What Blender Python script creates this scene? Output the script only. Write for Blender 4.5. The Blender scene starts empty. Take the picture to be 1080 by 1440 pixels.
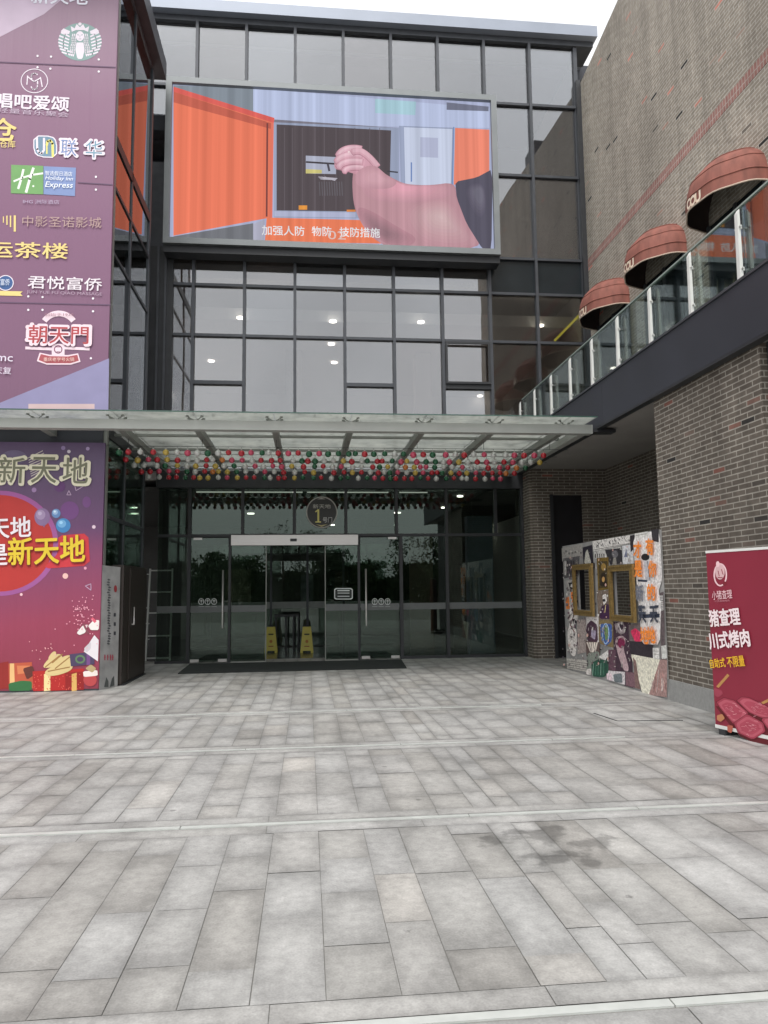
import bpy, bmesh, math, random
from mathutils import Vector, Matrix
R = math.radians
random.seed(7)
SC = bpy.context.scene
COL = SC.collection

# ------------------------------------------------------------------ camera
F_PX, YAW, PITCH, ROLL = 1046.8, R(5.936), R(5.945), R(-0.645)
CAMZ = 1.5
def cam_axes():
    cy, sy, cp, sp = math.cos(YAW), math.sin(YAW), math.cos(PITCH), math.sin(PITCH)
    fwd = Vector((sy*cp, cy*cp, sp)); right = Vector((cy, -sy, 0)); up = right.cross(fwd)
    c, s = math.cos(ROLL), math.sin(ROLL)
    return c*right + s*up, -s*right + c*up, fwd
CR, CU, CF = cam_axes()
cam = bpy.data.cameras.new('camera')
cam.sensor_fit = 'VERTICAL'; cam.sensor_height = 24.0; cam.lens = 24.0*F_PX/1440.0
cam.clip_start = 0.05; cam.clip_end = 2000
co = bpy.data.objects.new('camera', cam); COL.objects.link(co)
m = Matrix.Identity(4)
for i in range(3):
    m[i][0] = CR[i]; m[i][1] = CU[i]; m[i][2] = -CF[i]
m[0][3], m[1][3], m[2][3] = 0, 0, CAMZ
co.matrix_world = m
SC.camera = co

# ------------------------------------------------------------------ light
SUN_EL, SUN_AZ = R(58), R(200)      # high, behind the viewer, veiled by cloud
w = bpy.data.worlds.new('World'); SC.world = w; w.use_nodes = True
nt = w.node_tree; nt.nodes.clear()
sky = nt.nodes.new('ShaderNodeTexSky'); sky.sky_type = 'NISHITA'; sky.sun_disc = False
sky.sun_elevation = SUN_EL; sky.sun_rotation = SUN_AZ; sky.dust_density = 4.0; sky.air_density = 1.0; sky.ozone_density = 1.0
hs = nt.nodes.new('ShaderNodeHueSaturation'); hs.inputs['Saturation'].default_value = 0.12
mx = nt.nodes.new('ShaderNodeMix'); mx.data_type = 'RGBA'
mx.inputs['Factor'].default_value = 0.6
mx.inputs[7].default_value = (8.6, 8.7, 8.9, 1)      # the even cloud layer
bg = nt.nodes.new('ShaderNodeBackground'); bg.inputs['Strength'].default_value = 0.15
wo = nt.nodes.new('ShaderNodeOutputWorld')
nt.links.new(sky.outputs[0], hs.inputs['Color']); nt.links.new(hs.outputs[0], mx.inputs[6])
tcw = nt.nodes.new('ShaderNodeTexCoord'); cn = nt.nodes.new('ShaderNodeTexNoise'); cn.inputs['Scale'].default_value = 2.2; cn.inputs['Detail'].default_value = 6
crm = nt.nodes.new('ShaderNodeMapRange'); crm.inputs[1].default_value = .3; crm.inputs[2].default_value = .7; crm.inputs[3].default_value = .80; crm.inputs[4].default_value = 1.14
cml = nt.nodes.new('ShaderNodeVectorMath'); cml.operation = 'SCALE'
nt.links.new(tcw.outputs['Generated'], cn.inputs['Vector']); nt.links.new(cn.outputs['Fac'], crm.inputs[0]); nt.links.new(mx.outputs[2], cml.inputs[0]); nt.links.new(crm.outputs[0], cml.inputs['Scale'])
nt.links.new(cml.outputs[0], bg.inputs['Color']); nt.links.new(bg.outputs[0], wo.inputs['Surface'])
sl = bpy.data.lights.new('sun', 'SUN'); sl.energy = 1.3; sl.angle = R(25); sl.color = (1.0, 0.97, 0.92)
so = bpy.data.objects.new('sun', sl); COL.objects.link(so)
so.rotation_euler = (math.pi/2-SUN_EL, 0, R(12)*-1)
SC.view_settings.view_transform = 'Standard'; SC.view_settings.look = 'None'
EXPOSURE = 0.37
SC.view_settings.exposure = EXPOSURE; SC.view_settings.gamma = 1.0

# ------------------------------------------------------------------ pixel (1080x1440 photograph) -> a point on a real plane of the place
def ray(px, py):
    return CR*((px-540)/F_PX) + CU*(-(py-720)/F_PX) + CF
def at_y(px, py, Y):
    d = ray(px, py); t = Y/d.y; return Vector((t*d.x, Y, CAMZ+t*d.z))
def at_x(px, py, X):
    d = ray(px, py); t = X/d.x; return Vector((X, t*d.y, CAMZ+t*d.z))
def at_z(px, py, Z=0.0):
    d = ray(px, py); t = (Z-CAMZ)/d.z; return Vector((t*d.x, t*d.y, Z))
def at_plane(px, py, o, n):
    d = ray(px, py); c = Vector((0, 0, CAMZ)); t = (o-c).dot(n)/d.dot(n); return c+t*d

# ------------------------------------------------------------------ materials
def lin(c):
    c = c/255.0
    return c/12.92 if c <= 0.04045 else ((c+0.055)/1.055)**2.4
def rgb(r, g, b, k=1.0): return (min(lin(r)*k, .92), min(lin(g)*k, .92), min(lin(b)*k, .92))
MATS = {}
def N(t, kind, **kw):
    n = t.nodes.new(kind)
    for k, v in kw.items(): setattr(n, k, v)
    return n
def base_mat(name):
    m = bpy.data.materials.new(name); m.use_nodes = True; t = m.node_tree; t.nodes.clear()
    out = N(t, 'ShaderNodeOutputMaterial'); return m, t, out
def mat(name, col, rough=0.6, metal=0.0, var=0.12, scale=6.0, spec=0.5, bump=0.0, stretch=None, coat=0.0):
    if name in MATS: return MATS[name]
    m, t, out = base_mat(name)
    p = N(t, 'ShaderNodeBsdfPrincipled'); p.inputs['Metallic'].default_value = metal
    p.inputs['Specular IOR Level'].default_value = spec
    p.inputs['Coat Weight'].default_value = coat; p.inputs['Coat Roughness'].default_value = 0.15
    tc = N(t, 'ShaderNodeTexCoord'); mp = N(t, 'ShaderNodeMapping')
    if stretch: mp.inputs['Scale'].default_value = stretch
    no = N(t, 'ShaderNodeTexNoise'); no.inputs['Scale'].default_value = scale; no.inputs['Detail'].default_value = 5
    t.links.new(tc.outputs['Object'], mp.inputs['Vector']); t.links.new(mp.outputs[0], no.inputs['Vector'])
    r = N(t, 'ShaderNodeMapRange'); r.inputs[1].default_value = .25; r.inputs[2].default_value = .75
    r.inputs[3].default_value = 1-var; r.inputs[4].default_value = 1+var
    t.links.new(no.outputs['Fac'], r.inputs[0])
    mu = N(t, 'ShaderNodeVectorMath', operation='SCALE'); mu.inputs[0].default_value = col
    t.links.new(r.outputs[0], mu.inputs['Scale']); t.links.new(mu.outputs[0], p.inputs['Base Color'])
    r2 = N(t, 'ShaderNodeMapRange'); r2.inputs[3].default_value = max(.02, rough-.08); r2.inputs[4].default_value = min(1, rough+.08)
    t.links.new(no.outputs['Fac'], r2.inputs[0]); t.links.new(r2.outputs[0], p.inputs['Roughness'])
    if bump:
        b = N(t, 'ShaderNodeBump'); b.inputs['Strength'].default_value = bump; b.inputs['Distance'].default_value = .02
        t.links.new(no.outputs['Fac'], b.inputs['Height']); t.links.new(b.outputs[0], p.inputs['Normal'])
    t.links.new(p.outputs[0], out.inputs['Surface'])
    MATS[name] = m; return m
def emit(name, col, strength, stripes=False):
    if name in MATS: return MATS[name]
    m, t, out = base_mat(name)
    e = N(t, 'ShaderNodeEmission'); e.inputs['Color'].default_value = (*col, 1); e.inputs['Strength'].default_value = strength
    if stripes:      # the module columns of the screen differ a little in brightness
        tc = N(t, 'ShaderNodeTexCoord'); mp = N(t, 'ShaderNodeMapping'); mp.inputs['Scale'].default_value = (5.5, 0, 0.02)
        no = N(t, 'ShaderNodeTexNoise'); no.inputs['Scale'].default_value = 1.0; no.inputs['Detail'].default_value = 4
        r = N(t, 'ShaderNodeMapRange'); r.inputs[1].default_value = .3; r.inputs[2].default_value = .8
        r.inputs[3].default_value = strength*.84; r.inputs[4].default_value = strength*1.3
        t.links.new(tc.outputs['Object'], mp.inputs[0]); t.links.new(mp.outputs[0], no.inputs[0])
        t.links.new(no.outputs['Fac'], r.inputs[0]); t.links.new(r.outputs[0], e.inputs['Strength'])
    t.links.new(e.outputs[0], out.inputs['Surface']); MATS[name] = m; return m
def glass(name, tint, refl, wav=0.0, power=1.0, minr=0.0, rough=0.0, rcol=(.95, .97, 1.0)):
    m, t, out = base_mat(name)
    tr = N(t, 'ShaderNodeBsdfTransparent'); tr.inputs['Color'].default_value = (*tint, 1)
    gl = N(t, 'ShaderNodeBsdfGlossy'); gl.inputs['Color'].default_value = (*rcol, 1); gl.inputs['Roughness'].default_value = rough
    lw = N(t, 'ShaderNodeFresnel'); lw.inputs['IOR'].default_value = 1.5
    mr = N(t, 'ShaderNodeMath', operation='MULTIPLY_ADD'); mr.inputs[1].default_value = power; mr.inputs[2].default_value = refl; mr.use_clamp = True
    t.links.new(lw.outputs[0], mr.inputs[0])
    mi = N(t, 'ShaderNodeMixShader'); t.links.new(mr.outputs[0], mi.inputs[0])
    t.links.new(tr.outputs[0], mi.inputs[1]); t.links.new(gl.outputs[0], mi.inputs[2])
    if wav:
        tc = N(t, 'ShaderNodeTexCoord'); no = N(t, 'ShaderNodeTexNoise'); no.inputs['Scale'].default_value = 0.9; no.inputs['Detail'].default_value = 1
        b = N(t, 'ShaderNodeBump'); b.inputs['Strength'].default_value = wav; b.inputs['Distance'].default_value = .1
        t.links.new(tc.outputs['Object'], no.inputs[0]); t.links.new(no.outputs['Fac'], b.inputs['Height']); t.links.new(b.outputs[0], gl.inputs['Normal'])
    t.links.new(mi.outputs[0], out.inputs['Surface']); MATS[name] = m; return m
def brick_mat(name, c1, c2, mortar, bw=.25, rh=.064, ms=.008, soldier=False, accents=1.0):
    m, t, out = base_mat(name)
    p = N(t, 'ShaderNodeBsdfPrincipled'); p.inputs['Roughness'].default_value = .85; p.inputs['Specular IOR Level'].default_value = .25
    tc = N(t, 'ShaderNodeTexCoord'); sp = N(t, 'ShaderNodeSeparateXYZ'); ad = N(t, 'ShaderNodeMath', operation='ADD'); cb = N(t, 'ShaderNodeCombineXYZ')
    t.links.new(tc.outputs['Object'], sp.inputs[0]); t.links.new(sp.outputs[0], ad.inputs[0]); t.links.new(sp.outputs[1], ad.inputs[1])
    t.links.new(ad.outputs[0], cb.inputs[0]); t.links.new(sp.outputs[2], cb.inputs[1])
    def br(a, b, mo):
        k = N(t, 'ShaderNodeTexBrick'); k.inputs['Scale'].default_value = 1; k.inputs['Brick Width'].default_value = bw
        k.inputs['Row Height'].default_value = rh; k.inputs['Mortar Size'].default_value = ms; k.inputs['Mortar Smooth'].default_value = .15
        k.inputs['Color1'].default_value = a; k.inputs['Color2'].default_value = b; k.inputs['Mortar'].default_value = mo
        if soldier: k.offset = 0
        t.links.new(cb.outputs[0], k.inputs['Vector']); return k
    k = br((0, 0, 0, 1), (1, 1, 1, 1), (0.5, 0.5, 0.5, 1))
    rp = N(t, 'ShaderNodeValToRGB'); e = rp.color_ramp.elements
    if accents:
        rp.color_ramp.interpolation = 'LINEAR'
        e[0].position = 0; e[0].color = (.035, .033, .032, 1)
        x = e.new(.012*accents); x.color = (.035, .033, .032, 1)
        x = e.new(.018*accents); x.color = (*c1, 1)
        x = e.new(1-.035*accents); x.color = (*c2, 1)
        x = e.new(1-.022*accents); x.color = (c2[0]*1.5, c2[1]*.75, c2[2]*.7, 1); e[-1].position = 1; e[-1].color = (c2[0]*1.9, c2[1]*.8, c2[2]*.75, 1)
    else:
        e[0].color = (*c1, 1); e[-1].color = (*c2, 1)
    t.links.new(k.outputs['Color'], rp.inputs[0])
    no = N(t, 'ShaderNodeTexNoise'); no.inputs['Scale'].default_value = 9; no.inputs['Detail'].default_value = 6
    t.links.new(tc.outputs['Object'], no.inputs[0])
    no2 = N(t, 'ShaderNodeTexNoise'); no2.inputs['Scale'].default_value = .5; no2.inputs['Detail'].default_value = 3
    t.links.new(tc.outputs['Object'], no2.inputs[0])
    s = N(t, 'ShaderNodeMath', operation='MULTIPLY'); t.links.new(no.outputs['Fac'], s.inputs[0]); t.links.new(no2.outputs['Fac'], s.inputs[1])
    r = N(t, 'ShaderNodeMapRange'); r.inputs[1].default_value = .1; r.inputs[2].default_value = .45; r.inputs[3].default_value = .75; r.inputs[4].default_value = 1.25
    t.links.new(s.outputs[0], r.inputs[0])
    mps = N(t, 'ShaderNodeMapping'); mps.inputs['Scale'].default_value = (2.2, 2.2, .12); t.links.new(tc.outputs['Object'], mps.inputs[0])
    n3 = N(t, 'ShaderNodeTexNoise'); n3.inputs['Scale'].default_value = 1.4; n3.inputs['Detail'].default_value = 6; t.links.new(mps.outputs[0], n3.inputs[0])
    r3_ = N(t, 'ShaderNodeMapRange'); r3_.inputs[1].default_value = .35; r3_.inputs[2].default_value = .65; r3_.inputs[3].default_value = .86; r3_.inputs[4].default_value = 1.08; t.links.new(n3.outputs['Fac'], r3_.inputs[0])
    mm = N(t, 'ShaderNodeMix', data_type='RGBA'); t.links.new(k.outputs['Fac'], mm.inputs['Factor']); t.links.new(rp.outputs[0], mm.inputs[6]); mm.inputs[7].default_value = (*mortar, 1)
    sc = N(t, 'ShaderNodeVectorMath', operation='SCALE'); t.links.new(mm.outputs[2], sc.inputs[0]); t.links.new(r.outputs[0], sc.inputs['Scale'])
    sc2 = N(t, 'ShaderNodeVectorMath', operation='SCALE'); t.links.new(sc.outputs[0], sc2.inputs[0]); t.links.new(r3_.outputs[0], sc2.inputs['Scale'])
    t.links.new(sc2.outputs[0], p.inputs['Base Color'])
    b = N(t, 'ShaderNodeBump'); b.inputs['Strength'].default_value = .5; b.inputs['Distance'].default_value = .006; b.invert = True
    t.links.new(k.outputs['Fac'], b.inputs['Height']); t.links.new(b.outputs[0], p.inputs['Normal'])
    t.links.new(p.outputs[0], out.inputs['Surface']); MATS[name] = m; return m

M_frame = mat('dark_aluminium', (.070, .075, .085), .45, .3, .15)
M_black = mat('black_steel', (.030, .032, .036), .5, .0, .2)
M_navy = mat('charcoal_panel', (.034, .037, .048), .5, .0, .2, 1.2)
M_cap = mat('pale_cornice_metal', (.30, .33, .39), .4, .3, .06, 2)
M_silver = mat('brushed_steel', (.62, .60, .58), .35, .55, .06, 30, stretch=(.2, 1, 6))
M_ledfr = mat('screen_frame_metal', (.22, .235, .24), .45, .35, .08, 3)
M_canbeam = mat('grey_white_steel', (.42, .43, .405), .5, .1, .08, 2)
M_rib = mat('grey_steel_rib', (.25, .26, .24), .55, .1, .12)
M_white = mat('white_paint', (.72, .72, .69), .5, 0, .06)
M_soffit = mat('soffit_plaster', (.34, .32, .30), .8, 0, .1, 1.5)
M_stone = mat('grey_granite', (.30, .30, .29), .7, 0, .14, 25, bump=.05)
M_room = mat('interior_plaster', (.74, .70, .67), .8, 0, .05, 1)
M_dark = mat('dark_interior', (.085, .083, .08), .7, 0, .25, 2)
M_rfloor = mat('polished_floor', (.10, .10, .10), .18, 0, .15, 3)
M_wood = mat('dark_brown_wood', (.030, .022, .018), .5, 0, .35, 5, stretch=(6, 6, .6))
M_mat = mat('black_rubber_mat', (.016, .02, .019), .9, 0, .3, 40, bump=.3)
M_alu = mat('ladder_aluminium', (.8, .8, .78), .5, 0, .05)
M_yel = mat('yellow_plastic', (.62, .52, .07), .45, 0, .1)
M_gold = mat('gilded_wood', (.27, .18, .065), .4, .35, .3, 30, bump=.4)
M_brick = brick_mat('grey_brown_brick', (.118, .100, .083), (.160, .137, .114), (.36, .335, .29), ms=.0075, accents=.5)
M_brick_up = brick_mat('pale_brown_brick', (.30, .262, .215), (.375, .33, .275), (.54, .51, .45), accents=.35)
M_brick_red = brick_mat('red_soldier_brick', (.34, .175, .15), (.40, .215, .185), (.48, .41, .37), bw=.075, rh=.30, ms=.008, soldier=True, accents=0)
G_VAR = [glass('coated_facade_glass_%d' % i, t_, r_, wav=.026, power=.8) for i, (t_, r_) in enumerate([((.62, .61, .60), .165), ((.68, .66, .65), .145), ((.58, .59, .60), .18), ((.64, .64, .64), .155)])]
G_up = G_VAR[0]
G_low = glass('clear_door_glass', (.62, .68, .64), .018, wav=.003, power=.85, rcol=(.82, .95, .88))
G_mid = glass('grey_facade_glass', (.60, .59, .57), .05, wav=.01, power=.7)
G_side = glass('green_side_glass', (.60, .70, .62), .10, power=1.0)
G_rail = glass('rail_glass', (.80, .86, .83), .0, power=.5)
G_band = mat('frosted_band', (.13, .14, .14), .5, 0, .1)
M_spandrel = mat('dark_spandrel_glass', (.020, .026, .030), .12, 0, .15, 2)

def canopy_glass():
    m, t, out = base_mat('dusty_canopy_glass')
    tr = N(t, 'ShaderNodeBsdfTransparent'); tr.inputs['Color'].default_value = (.60, .63, .61, 1)
    tl = N(t, 'ShaderNodeBsdfTranslucent'); tl.inputs['Color'].default_value = (.58, .59, .56, 1)
    gl = N(t, 'ShaderNodeBsdfGlossy'); gl.inputs['Roughness'].default_value = .08
    tc = N(t, 'ShaderNodeTexCoord'); no = N(t, 'ShaderNodeTexNoise'); no.inputs['Scale'].default_value = 2.5; no.inputs['Detail'].default_value = 8
    t.links.new(tc.outputs['Object'], no.inputs[0])
    r = N(t, 'ShaderNodeMapRange'); r.inputs[1].default_value = .3; r.inputs[2].default_value = .7; r.inputs[3].default_value = .25; r.inputs[4].default_value = .7
    t.links.new(no.outputs['Fac'], r.inputs[0])
    a = N(t, 'ShaderNodeMixShader'); t.links.new(r.outputs[0], a.inputs[0]); t.links.new(tr.outputs[0], a.inputs[1]); t.links.new(tl.outputs[0], a.inputs[2])
    b = N(t, 'ShaderNodeMixShader'); b.inputs[0].default_value = .06; t.links.new(a.outputs[0], b.inputs[1]); t.links.new(gl.outputs[0], b.inputs[2])
    t.links.new(b.outputs[0], out.inputs['Surface']); return m
G_can = canopy_glass()

def paint(r, g, b, k=1.12, rough=.5):
    """printed ink or paint of about this seen colour"""
    n = 'ink_%d_%d_%d_%d' % (r, g, b, int(k*100))
    return mat(n, rgb(r, g, b, k), rough, 0, .07, 3, spec=.35)
def collage(r, g, b):
    """grainy photocopied print"""
    return mat('collage_%d_%d_%d' % (r, g, b), rgb(r, g, b, 1.3), .6, 0, .42, 30, spec=.3)
def pixel(r, g, b):
    r, g, b = (int(c+(198-c)*.10) for c in (r, g, b))      # a washed-out haze is mixed into every picture colour
    return emit('screen_%d_%d_%d' % (r, g, b), rgb(r, g, b), .95/2**EXPOSURE, True)

# ------------------------------------------------------------------ mesh helpers
class MB:
    def __init__(s): s.v = []; s.f = []; s.mi = []; s.mats = []; s.sm = []
    def m(s, mt):
        if mt not in s.mats: s.mats.append(mt)
        return s.mats.index(mt)
    def face(s, pts, mt, smooth=False):
        i0 = len(s.v); s.v += [tuple(p) for p in pts]; s.f.append(tuple(range(i0, i0+len(pts)))); s.mi.append(s.m(mt)); s.sm.append(smooth); return s
    def hexa(s, c, mt):       # 8 corners: bottom 0-3 counterclockwise, top 4-7
        i = len(s.v); s.v += [tuple(p) for p in c]; k = s.m(mt)
        for q in ((3, 2, 1, 0), (4, 5, 6, 7), (0, 1, 5, 4), (1, 2, 6, 5), (2, 3, 7, 6), (3, 0, 4, 7)):
            s.f.append(tuple(i+j for j in q)); s.mi.append(k); s.sm.append(False)
        return s
    def box(s, x0, x1, y0, y1, z0, z1, mt):
        s.hexa([(x0, y0, z0), (x1, y0, z0), (x1, y1, z0), (x0, y1, z0), (x0, y0, z1), (x1, y0, z1), (x1, y1, z1), (x0, y1, z1)], mt); return s
    def bar(s, a, b, wd, dp, mt, up=(0, 0, 1)):   # a rectangular bar from a to b
        a = Vector(a); b = Vector(b); d = (b-a).normalized(); u = Vector(up)
        if abs(d.dot(u)) > .98: u = Vector((0, 1, 0))
        s1 = d.cross(u).normalized()*wd/2; s2 = d.cross(s1).normalized()*dp/2
        s.hexa([a-s1-s2, a+s1-s2, a+s1+s2, a-s1+s2, b-s1-s2, b+s1-s2, b+s1+s2, b-s1+s2], mt); return s
    def tube(s, pts, r, mt, n=8):
        pts = [Vector(p) for p in pts]; k = s.m(mt); rings = []
        for i, p in enumerate(pts):
            d = (pts[min(i+1, len(pts)-1)]-pts[max(i-1, 0)]).normalized()
            u = Vector((0, 0, 1)) if abs(d.z) < .9 else Vector((1, 0, 0))
            a = d.cross(u).normalized(); b = d.cross(a)
            i0 = len(s.v); rings.append(i0)
            rr = r[i] if isinstance(r, (list, tuple)) else r
            s.v += [tuple(p+(a*math.cos(2*math.pi*j/n)+b*math.sin(2*math.pi*j/n))*rr) for j in range(n)]
        for q in range(len(pts)-1):
            for j in range(n):
                s.f.append((rings[q]+j, rings[q]+(j+1) % n, rings[q+1]+(j+1) % n, rings[q+1]+j)); s.mi.append(k); s.sm.append(True)
        s.f.append(tuple(rings[0]+j for j in range(n))); s.mi.append(k); s.sm.append(False)
        s.f.append(tuple(rings[-1]+j for j in reversed(range(n)))); s.mi.append(k); s.sm.append(False)
        return s
    def ball(s, c, r, mt, nu=12, nv=8, squash=1):
        k = s.m(mt); i0 = len(s.v); c = Vector(c)
        for i in range(nv+1):
            th = math.pi*i/nv
            for j in range(nu):
                a = 2*math.pi*j/nu
                s.v.append((c.x+r*math.sin(th)*math.cos(a), c.y+r*math.sin(th)*math.sin(a), c.z+r*math.cos(th)*squash))
        for i in range(nv):
            for j in range(nu):
                s.f.append((i0+i*nu+j, i0+(i+1)*nu+j, i0+(i+1)*nu+(j+1) % nu, i0+i*nu+(j+1) % nu)); s.mi.append(k); s.sm.append(True)
        return s
    def build(s, name, parent=None):
        me = bpy.data.meshes.new(name)
        off = Vector((0, 0, 0))
        if parent is not None: off = wpos(parent)
        me.from_pydata([tuple(Vector(v)-off) for v in s.v], [], s.f)
        for mt in s.mats: me.materials.append(mt)
        me.polygons.foreach_set('material_index', s.mi); me.polygons.foreach_set('use_smooth', s.sm)
        me.update(); me.validate(clean_customdata=False)
        o = bpy.data.objects.new(name, me); COL.objects.link(o)
        if parent is not None: o.parent = parent
        return o
def wpos(o):
    p = Vector((0, 0, 0))
    while o is not None:
        p += o.location; o = o.parent
    return p
def tag(o, label=None, cat=None, group=None, kind=None):
    if label: o['label'] = label
    if cat: o['category'] = cat
    if group: o['group'] = group
    if kind: o['kind'] = kind
    return o
def thing(name, loc, label, cat, group=None):
    o = bpy.data.objects.new(name, None); COL.objects.link(o); o.location = loc; o.empty_display_size = .2
    return tag(o, label, cat, group)
def one_box(name, parent, mt, *b): return MB().box(*b, mt).build(name, parent)

def chaikin(pts, it=2, closed=True, r=.25):
    for _ in range(it):
        q = []
        n = len(pts)
        for i in range(n if closed else n-1):
            a = pts[i]; b = pts[(i+1) % n]
            q.append((a[0]*(1-r)+b[0]*r, a[1]*(1-r)+b[1]*r)); q.append((a[0]*r+b[0]*(1-r), a[1]*r+b[1]*(1-r)))
        pts = q
    return pts

class Art:
    """printed artwork lying on one real plane (o, n); shapes are given in the photograph's pixels (or a crop of it) and land on that plane"""
    def __init__(s, o, n, ox=0, oy=0, sc=1.0, ink=paint, start=.002, step=.00007):
        s.o = Vector(o); s.n = Vector(n).normalized(); s.ox, s.oy, s.sc = ox, oy, sc; s.mb = MB(); s.ink = ink; s.h = start; s.step = step
    def P(s, x, y): return at_plane(s.ox+x/s.sc, s.oy+y/s.sc, s.o, s.n)
    def up(s): s.h += s.step; return s.n*s.h
    def poly(s, pts, c, smooth=0):
        if smooth: pts = chaikin(pts, smooth, True, .13 if smooth == 1 else .25)
        k = s.up(); q = [s.P(*p)+k for p in pts]
        nn = Vector((0, 0, 0))
        for i in range(len(q)): nn += (q[i]-q[0]).cross(q[(i+1) % len(q)]-q[0])
        if nn.dot(s.n) < 0: q.reverse()
        s.mb.face(q, s.ink(*c)); return s
    def rect(s, x0, y0, x1, y1, c): return s.poly([(x0, y0), (x1, y0), (x1, y1), (x0, y1)], c)
    def disc(s, cx, cy, rx, ry, c, n=28): return s.poly([(cx+rx*math.cos(2*math.pi*i/n), cy+ry*math.sin(2*math.pi*i/n)) for i in range(n)], c)
    def ring(s, cx, cy, rx, ry, wd, c, a0=0, a1=360, n=40):
        k = s.up(); mt = s.ink(*c)
        for i in range(n):
            a, b = R(a0+(a1-a0)*i/n), R(a0+(a1-a0)*(i+1)/n)
            q = [s.P(cx+(rx-d)*math.cos(t), cy+(ry-d)*math.sin(t))+k for t, d in ((a, 0), (b, 0), (b, wd), (a, wd))]
            s.mb.face(q, mt)
        return s
    def line(s, pts, wd, c):
        k = s.up(); mt = s.ink(*c)
        for (x0, y0), (x1, y1) in zip(pts, pts[1:]):
            L = math.hypot(x1-x0, y1-y0) or 1; nx, ny = -(y1-y0)/L*wd/2, (x1-x0)/L*wd/2
            ex, ey = (x1-x0)/L*wd*.3, (y1-y0)/L*wd*.3
            s.mb.face([s.P(x0-ex+nx, y0-ey+ny)+k, s.P(x1+ex+nx, y1+ey+ny)+k, s.P(x1+ex-nx, y1+ey-ny)+k, s.P(x0-ex-nx, y0-ey-ny)+k], mt)
        return s
    def build(s, name, parent): return s.mb.build(name, parent)
    def text(s, txt, x0, y0, x1, y1, h, c, parent, bold=0.0, name='lettering', lift=0, shear=0.0, keep=False):
        """writing whose middle line runs from (x0,y0) to (x1,y1) and whose height is h"""
        cu = bpy.data.curves.new(name, 'FONT'); cu.body = txt; cu.size = 1; cu.align_x = 'CENTER'; cu.shear = shear
        cu.resolution_u = 3
        tmp = bpy.data.objects.new(name, cu); COL.objects.link(tmp)
        dg = bpy.context.evaluated_depsgraph_get()
        me = bpy.data.meshes.new_from_object(tmp.evaluated_get(dg))
        bpy.data.objects.remove(tmp)
        a = s.P(x0, y0); b = s.P(x1, y1); mid = (a+b)/2; u = (b-a); W = u.length; u.normalize()
        xm, ym = (x0+x1)/2, (y0+y1)/2
        H = (s.P(xm, ym-h/2)-s.P(xm, ym+h/2)).length
        v = s.n.cross(u)
        if v.z < 0: v = -v
        xs = [p.co.x for p in me.vertices]; ys = [p.co.y for p in me.vertices]
        if not xs: return None
        lx, hx, ly, hy = min(xs), max(xs), min(ys), max(ys)
        sx = W/(hx-lx); sy = H/(hy-ly)
        k = s.n*(s.h+.0006+lift*.001); s.h += .0008
        off = wpos(parent) if parent is not None else Vector((0, 0, 0))
        for p in me.vertices:
            q = mid+u*((p.co.x-(lx+hx)/2)*sx)+v*((p.co.y-(ly+hy)/2)*sy)+k-off
            p.co = q
        if bold > 0:      # thicken the strokes: the same outlines laid a little to every side
            bw_ = bold*W/max(1, len(txt.replace(' ', ''))); b0_ = bold*H
            vs = [v_.co.copy() for v_ in me.vertices]; fs = [tuple(p_.vertices) for p_ in me.polygons]; V2, F2 = [], []
            nd = 8 if bold > .03 else 6
            for j in range(nd+1):
                sh = Vector((0, 0, 0)) if j == nd else u*(math.cos(2*math.pi*j/nd)*min(bw_, b0_))+v*(math.sin(2*math.pi*j/nd)*min(bw_, b0_))
                sh = sh+s.n*(.00005*j); k0 = len(V2); V2 += [tuple(q+sh) for q in vs]; F2 += [tuple(i+k0 for i in f) for f in fs]
            me2 = bpy.data.meshes.new(name); me2.from_pydata(V2, [], F2); me = me2
        me.materials.clear(); me.materials.append(s.ink(*c)); me.name = name
        o = bpy.data.objects.new(name, me); COL.objects.link(o)
        if parent is not None: o.parent = parent
        return o

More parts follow.
